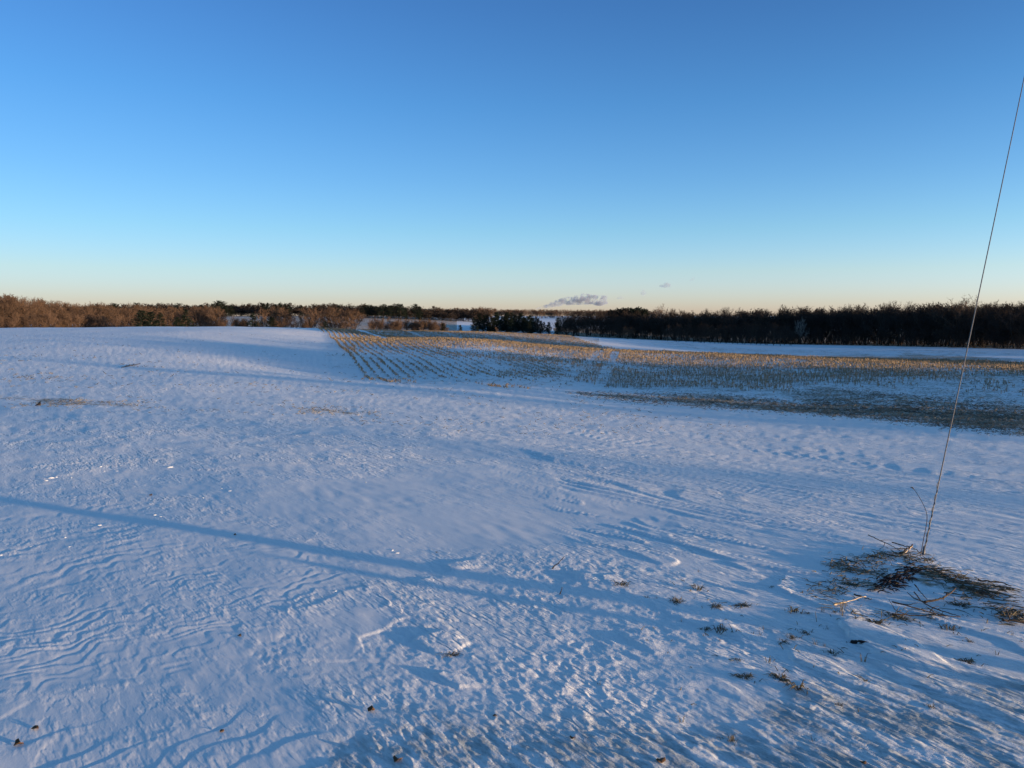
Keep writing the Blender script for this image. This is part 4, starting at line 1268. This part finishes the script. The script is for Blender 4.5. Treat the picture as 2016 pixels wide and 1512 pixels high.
# litter: matted blades and bits as one uncountable mass
def litter():
    G1, G2 = Geo(), Geo()
    def strip(path_, k, wid, G, L0, L1, rad, ang=None):
        P = np.array(path_, float)
        seg = np.r_[0, np.cumsum(np.linalg.norm(np.diff(P, axis=0), axis=1))]
        for i in range(k):
            t = rng.uniform(0, seg[-1])
            px = np.interp(t, seg, P[:, 0]) + rng.normal(0, wid * 2.2)
            py = np.interp(t, seg, P[:, 1]) + rng.normal(0, wid * 1.0)
            h = hit(px, py)
            a = rng.uniform(0, 6.28) if ang is None else ang + rng.normal(0, 0.5)
            L = rng.uniform(L0, L1)
            d = np.array([math.cos(a), math.sin(a), 0]) * L
            z0 = rng.uniform(0.002, 0.012); z1 = abs(rng.normal(0.006, 0.012))
            m_ = h + d * 0.5 + np.array([0, 0, (z0 + z1) / 2 + rng.uniform(0, 0.01)])
            r_ = rad * rng.uniform(0.6, 1.3)
            G.tube([h + [0, 0, z0], m_, h + d + [0, 0, z1]], [r_, r_ * 0.9, r_ * 0.3], 3, cap=False)
    strip([(1640, 1112), (1672, 1118), (1700, 1108), (1740, 1098), (1775, 1094)], 120, 7, G1, 0.03, 0.11, 0.0032)
    strip([(1640, 1120), (1680, 1130), (1720, 1128), (1750, 1124)], 70, 9, G1, 0.03, 0.10, 0.003)
    strip([(1600, 1165), (1640, 1160), (1668, 1150), (1690, 1142)], 60, 8, G1, 0.02, 0.07, 0.0028)
    strip([(1800, 1120), (1840, 1132), (1880, 1150), (1920, 1172), (1945, 1188)], 120, 7, G1, 0.04, 0.14, 0.0034, ang=-0.7)
    strip([(1890, 1148), (1920, 1158), (1960, 1172), (1985, 1180)], 80, 8, G1, 0.03, 0.12, 0.003, ang=-0.7)
    strip([(1965, 1205), (1990, 1214), (2016, 1222)], 120, 7, G1, 0.03, 0.10, 0.003)
    strip([(1780, 1100), (1810, 1105), (1830, 1112)], 60, 6, G1, 0.03, 0.08, 0.003)
    o = obj('grass_litter', G1.mesh('grass_litter', M_DARKGRASS)); tag(o, 'matted dead grass and twigs round the foot of the wire', None, None, 'stuff')
    G3 = Geo()
    for pth, k_ in (([(1640, 1112), (1700, 1108), (1775, 1094)], 70), ([(1800, 1120), (1880, 1150), (1945, 1188)], 80), ([(1600, 1165), (1690, 1142)], 40), ([(1650, 1200), (1760, 1220), (1880, 1200)], 45)):
        strip(pth, k_, 9, G3, 0.03, 0.12, 0.0022)
    for i in range(420):
        px, py = rng.uniform(1230, 2030), rng.uniform(1130, 1440)
        if rng.random() > np.exp(-((py - 1215) / 110) ** 2) or perlin(np.array([px / 60.0]), np.array([py / 30.0]), 77)[0] < -0.05: continue
        h = hit(px, py); a = rng.uniform(0, 6.28); L = rng.uniform(0.008, 0.05)
        d = np.array([math.cos(a), math.sin(a), abs(rng.normal(0.15, 0.3))]) * L
        G3.tube([h + [0, 0, -0.002], h + d * 0.5 + [0, 0, 0.004], h + d], [0.0020, 0.0018, 0.0008], 3, cap=False)
    o = obj('straw_litter', G3.mesh('straw_litter', M_DRYGRASS)); tag(o, 'pale dry grass blades scattered through the dark litter', None, None, 'stuff')
    strip([(1732, 1158), (1760, 1146), (1780, 1134), (1800, 1122)], 120, 6, G2, 0.02, 0.06, 0.005, ang=-0.4)
    strip([(1735, 1150), (1770, 1140)], 40, 6, G2, 0.02, 0.05, 0.005, ang=-0.4)
    o = obj('leaf_litter', G2.mesh('leaf_litter', M_DARKLEAF)); tag(o, 'dark rotten leaves in a band below the wire', None, None, 'stuff')
litter()

# leaves, clods and little lumps of snow
def leaf_mesh(seed, m, curl=0.4):
    g = np.random.default_rng(seed)
    k = 9
    a = np.linspace(0, 2 * math.pi, k, endpoint=False)
    rr = 1 + 0.28 * np.sin(3 * a + g.uniform(0, 6)) + g.normal(0, 0.08, k)
    top_ = np.c_[rr * np.cos(a), 0.65 * rr * np.sin(a), 0.25 + curl * (np.cos(a * 2 + g.uniform(0, 3)) * 0.5 + 0.3) * rr]
    c = np.array([[0, 0, 0.2]])
    V = np.r_[top_, c, top_ - [0, 0, 0.06], c - [0, 0, 0.06]]
    i = np.arange(k); j = (i + 1) % k
    Fc = np.r_[np.c_[i, j, np.full(k, k)], np.c_[j + k + 1, i + k + 1, np.full(k, 2 * k + 1)], np.c_[i, i + k + 1, j + k + 1], np.c_[i, j + k + 1, j]]
    return mesh_np('dry_leaf', V, Fc, m)
LEAVES = [leaf_mesh(500 + i, M_LEAF, 0.3 + 0.25 * i) for i in range(4)]
for px, py, s, me, lab in [(472, 1253, 0.014, 0, 'small tan leaf on the smooth snow near the broken slab edge'), (70, 1433, 0.016, 1, 'upright curled leaf near the lower left corner'),
                           (36, 1464, 0.020, 2, 'flat grey-brown leaf at the lower left corner'), (732, 1402, 0.018, 3, 'brown leaf on the snow at the lower middle'),
                           (436, 1440, 0.012, 0, 'little leaf scrap left of the lower middle leaf'), (296, 974, 0.022, 1, 'dark leaf on the far smooth snow above the shadow'),
                           (463, 1055, 0.012, 3, 'leaf speck on the snow inside the pole shadow'), (782, 1502, 0.018, 2, 'dark leaf at the bottom edge left of the middle'),
                           (1302, 1503, 0.020, 1, 'dark leaf at the bottom edge right of the middle'), (1700, 1505, 0.013, 0, 'reddish leaf at the bottom edge below the snow tongue'),
                           (1127, 1458, 0.012, 2, 'small leaf frozen in the thin crust'), (860, 1088, 0.010, 3, 'leaf scrap above the broken slab'),
                           (975, 1412, 0.010, 0, 'tiny dark leaf scrap in the pitted crust')]:
    put('dry_leaf', LEAVES[me], px, py, s, lab, 'leaf', None)
o = put('corn_leaf', leaf_mesh(530, M_STICK, 0.9), 76, 799, 0.085, 'dark curled corn leaf standing on the left snow', 'leaf', None, 1.0)
LUMPS = []
for i in range(4):
    g = np.random.default_rng(600 + i)
    G = Geo(); k = 7
    zz = np.array([-0.2, 0.25, 0.6, 0.8]); rr = np.array([1.0, 0.95, 0.6, 0.15])
    a = np.arange(k) * 2 * math.pi / k
    V = np.concatenate([np.c_[r_ * np.cos(a) * (1 + g.normal(0, 0.15, k)), r_ * np.sin(a) * 0.8 * (1 + g.normal(0, 0.15, k)), np.full(k, z_) + g.normal(0, 0.08, k)] for r_, z_ in zip(rr, zz)])
    ii = np.arange(3 * k).reshape(3, k); jj = np.roll(ii, -1, 1)
    q = np.stack([ii, jj, jj + k, ii + k], -1).reshape(-1, 4)
    V = np.r_[V, [[0, 0, 0.85]]]
    tri = np.c_[np.arange(3 * k, 4 * k), np.roll(np.arange(3 * k, 4 * k), -1), np.full(k, 4 * k)]
    LUMPS.append(mesh_np('snow_lump', V, [tri, q], M_LUMP))
CLOD = LUMPS[1].copy(); CLOD.name = 'rotten_leaf'; CLOD.materials[0] = M_DARKLEAF
put('rotten_leaf', CLOD, 1682, 1266, 0.027, 'large black rotten leaf clump beside the snow tongue', 'leaf', None, 1.1, rz=0.4).scale.z = 0.014
put('rotten_leaf', CLOD, 1698, 1272, 0.014, 'small black scrap below the large rotten leaf clump', 'leaf', None, 2.2, rz=-0.5).scale.z = 0.008
for px, py, s in [(100, 938, 0.06), (110, 937, 0.04), (90, 943, 0.04), (335, 919, 0.05), (198, 917, 0.03), (205, 925, 0.025), (230, 925, 0.03), (140, 938, 0.025), (131, 924, 0.025), (452, 968, 0.03), (436, 962, 0.02),
                  (292, 998, 0.025), (304, 1014, 0.03), (196, 1034, 0.03), (128, 1058, 0.022), (136, 1078, 0.016), (60, 1077, 0.016), (780, 1090, 0.03), (772, 1085, 0.025), (1000, 1475, 0.008), (316, 1018, 0.02), (2, 1094, 0.02),
                  (612, 904, 0.03), (400, 981, 0.02), (720, 950, 0.02), (660, 1165, 0.02), (680, 1122, 0.02)]:
    put('snow_lump', random.choice(LUMPS), px, py, s * 0.5, 'small white lump of snow lying loose on the smooth crust', 'snow lump', 'loose lumps of snow on the smooth crust', random.uniform(1, 1.5)).scale.z = s * 0.25

# ---------------------------------------------------------------- steam beyond the skyline
def steam(name, d, line, label, dens, scale, kind_noise=0.5, thr=0.45):
    """line: (px, py, half height px, half width) along the plume, tube of real depth"""
    P = np.array([ray_point(a, b, d) for a, b, c_ in line])
    rad = np.array([c_ * d / F for a, b, c_ in line])
    P0 = P.mean(0)
    G = Geo()
    ss = np.linspace(0, len(P) - 1, 4 * len(P))
    Q = np.stack([np.interp(ss, np.arange(len(P)), (P - P0)[:, i]) for i in range(3)], 1)
    rq = np.interp(ss, np.arange(len(P)), rad)
    G.tube(Q, rq, 14)
    me = G.mesh(name, None)
    m = bpy.data.materials.new(name)
    m.use_nodes = True
    t = m.node_tree
    for n_ in list(t.nodes):
        if n_.type == 'BSDF_PRINCIPLED': t.nodes.remove(n_)
    out = [n_ for n_ in t.nodes if n_.type == 'OUTPUT_MATERIAL'][0]
    pv = t.nodes.new('ShaderNodeVolumePrincipled')
    pv.inputs['Color'].default_value = (0.74, 0.80, 0.90, 1)
    pv.inputs['Anisotropy'].default_value = 0.2
    nz = t.nodes.new('ShaderNodeTexNoise')
    nz.inputs['Scale'].default_value = scale
    nz.inputs['Detail'].default_value = 4
    nz.inputs['Roughness'].default_value = 0.6
    c = t.nodes.new('ShaderNodeTexCoord')
    t.links.new(c.outputs['Object'], nz.inputs['Vector'])
    mr = t.nodes.new('ShaderNodeMapRange')
    mr.inputs['From Min'].default_value = thr
    mr.inputs['From Max'].default_value = thr + 0.11
    mr.inputs['To Max'].default_value = dens
    t.links.new(nz.outputs['Fac'], mr.inputs['Value'])
    t.links.new(mr.outputs[0], pv.inputs['Density'])
    t.links.new(pv.outputs[0], out.inputs['Volume'])
    me.materials.append(m)
    o = obj(name, me, None, P0)
    tag(o, label, 'steam')
    return o
steam('steam_plume', 3000, [(1056, 608, 1.2), (1072, 604, 3.5), (1090, 599, 6), (1110, 594, 8), (1130, 591, 9), (1150, 589, 12), (1165, 590, 10), (1182, 592, 11), (1196, 590, 8)],
      'long grey steam plume drifting up right from the skyline', 0.10, 0.055, thr=0.46)
for i, (line, dn, lab) in enumerate([
        ([(1298, 563, 2), (1306, 562, 4.5), (1314, 561, 5.5), (1320, 563, 3)], 0.06, 'densest small puff of steam high above the pine clump'),
        ([(1262, 572, 3), (1266, 576, 6), (1270, 580, 4)], 0.03, 'faint puff of steam left of the densest one'),
        ([(1358, 553, 2), (1364, 549, 4), (1368, 546, 2.5)], 0.02, 'faintest and highest wisp of steam'),
        ([(1214, 587, 2), (1222, 586, 4), (1228, 586, 2)], 0.03, 'faint small puff just past the end of the plume')]):
    steam('steam_puff', 3000, line, lab, dn, 0.06, thr=0.42)
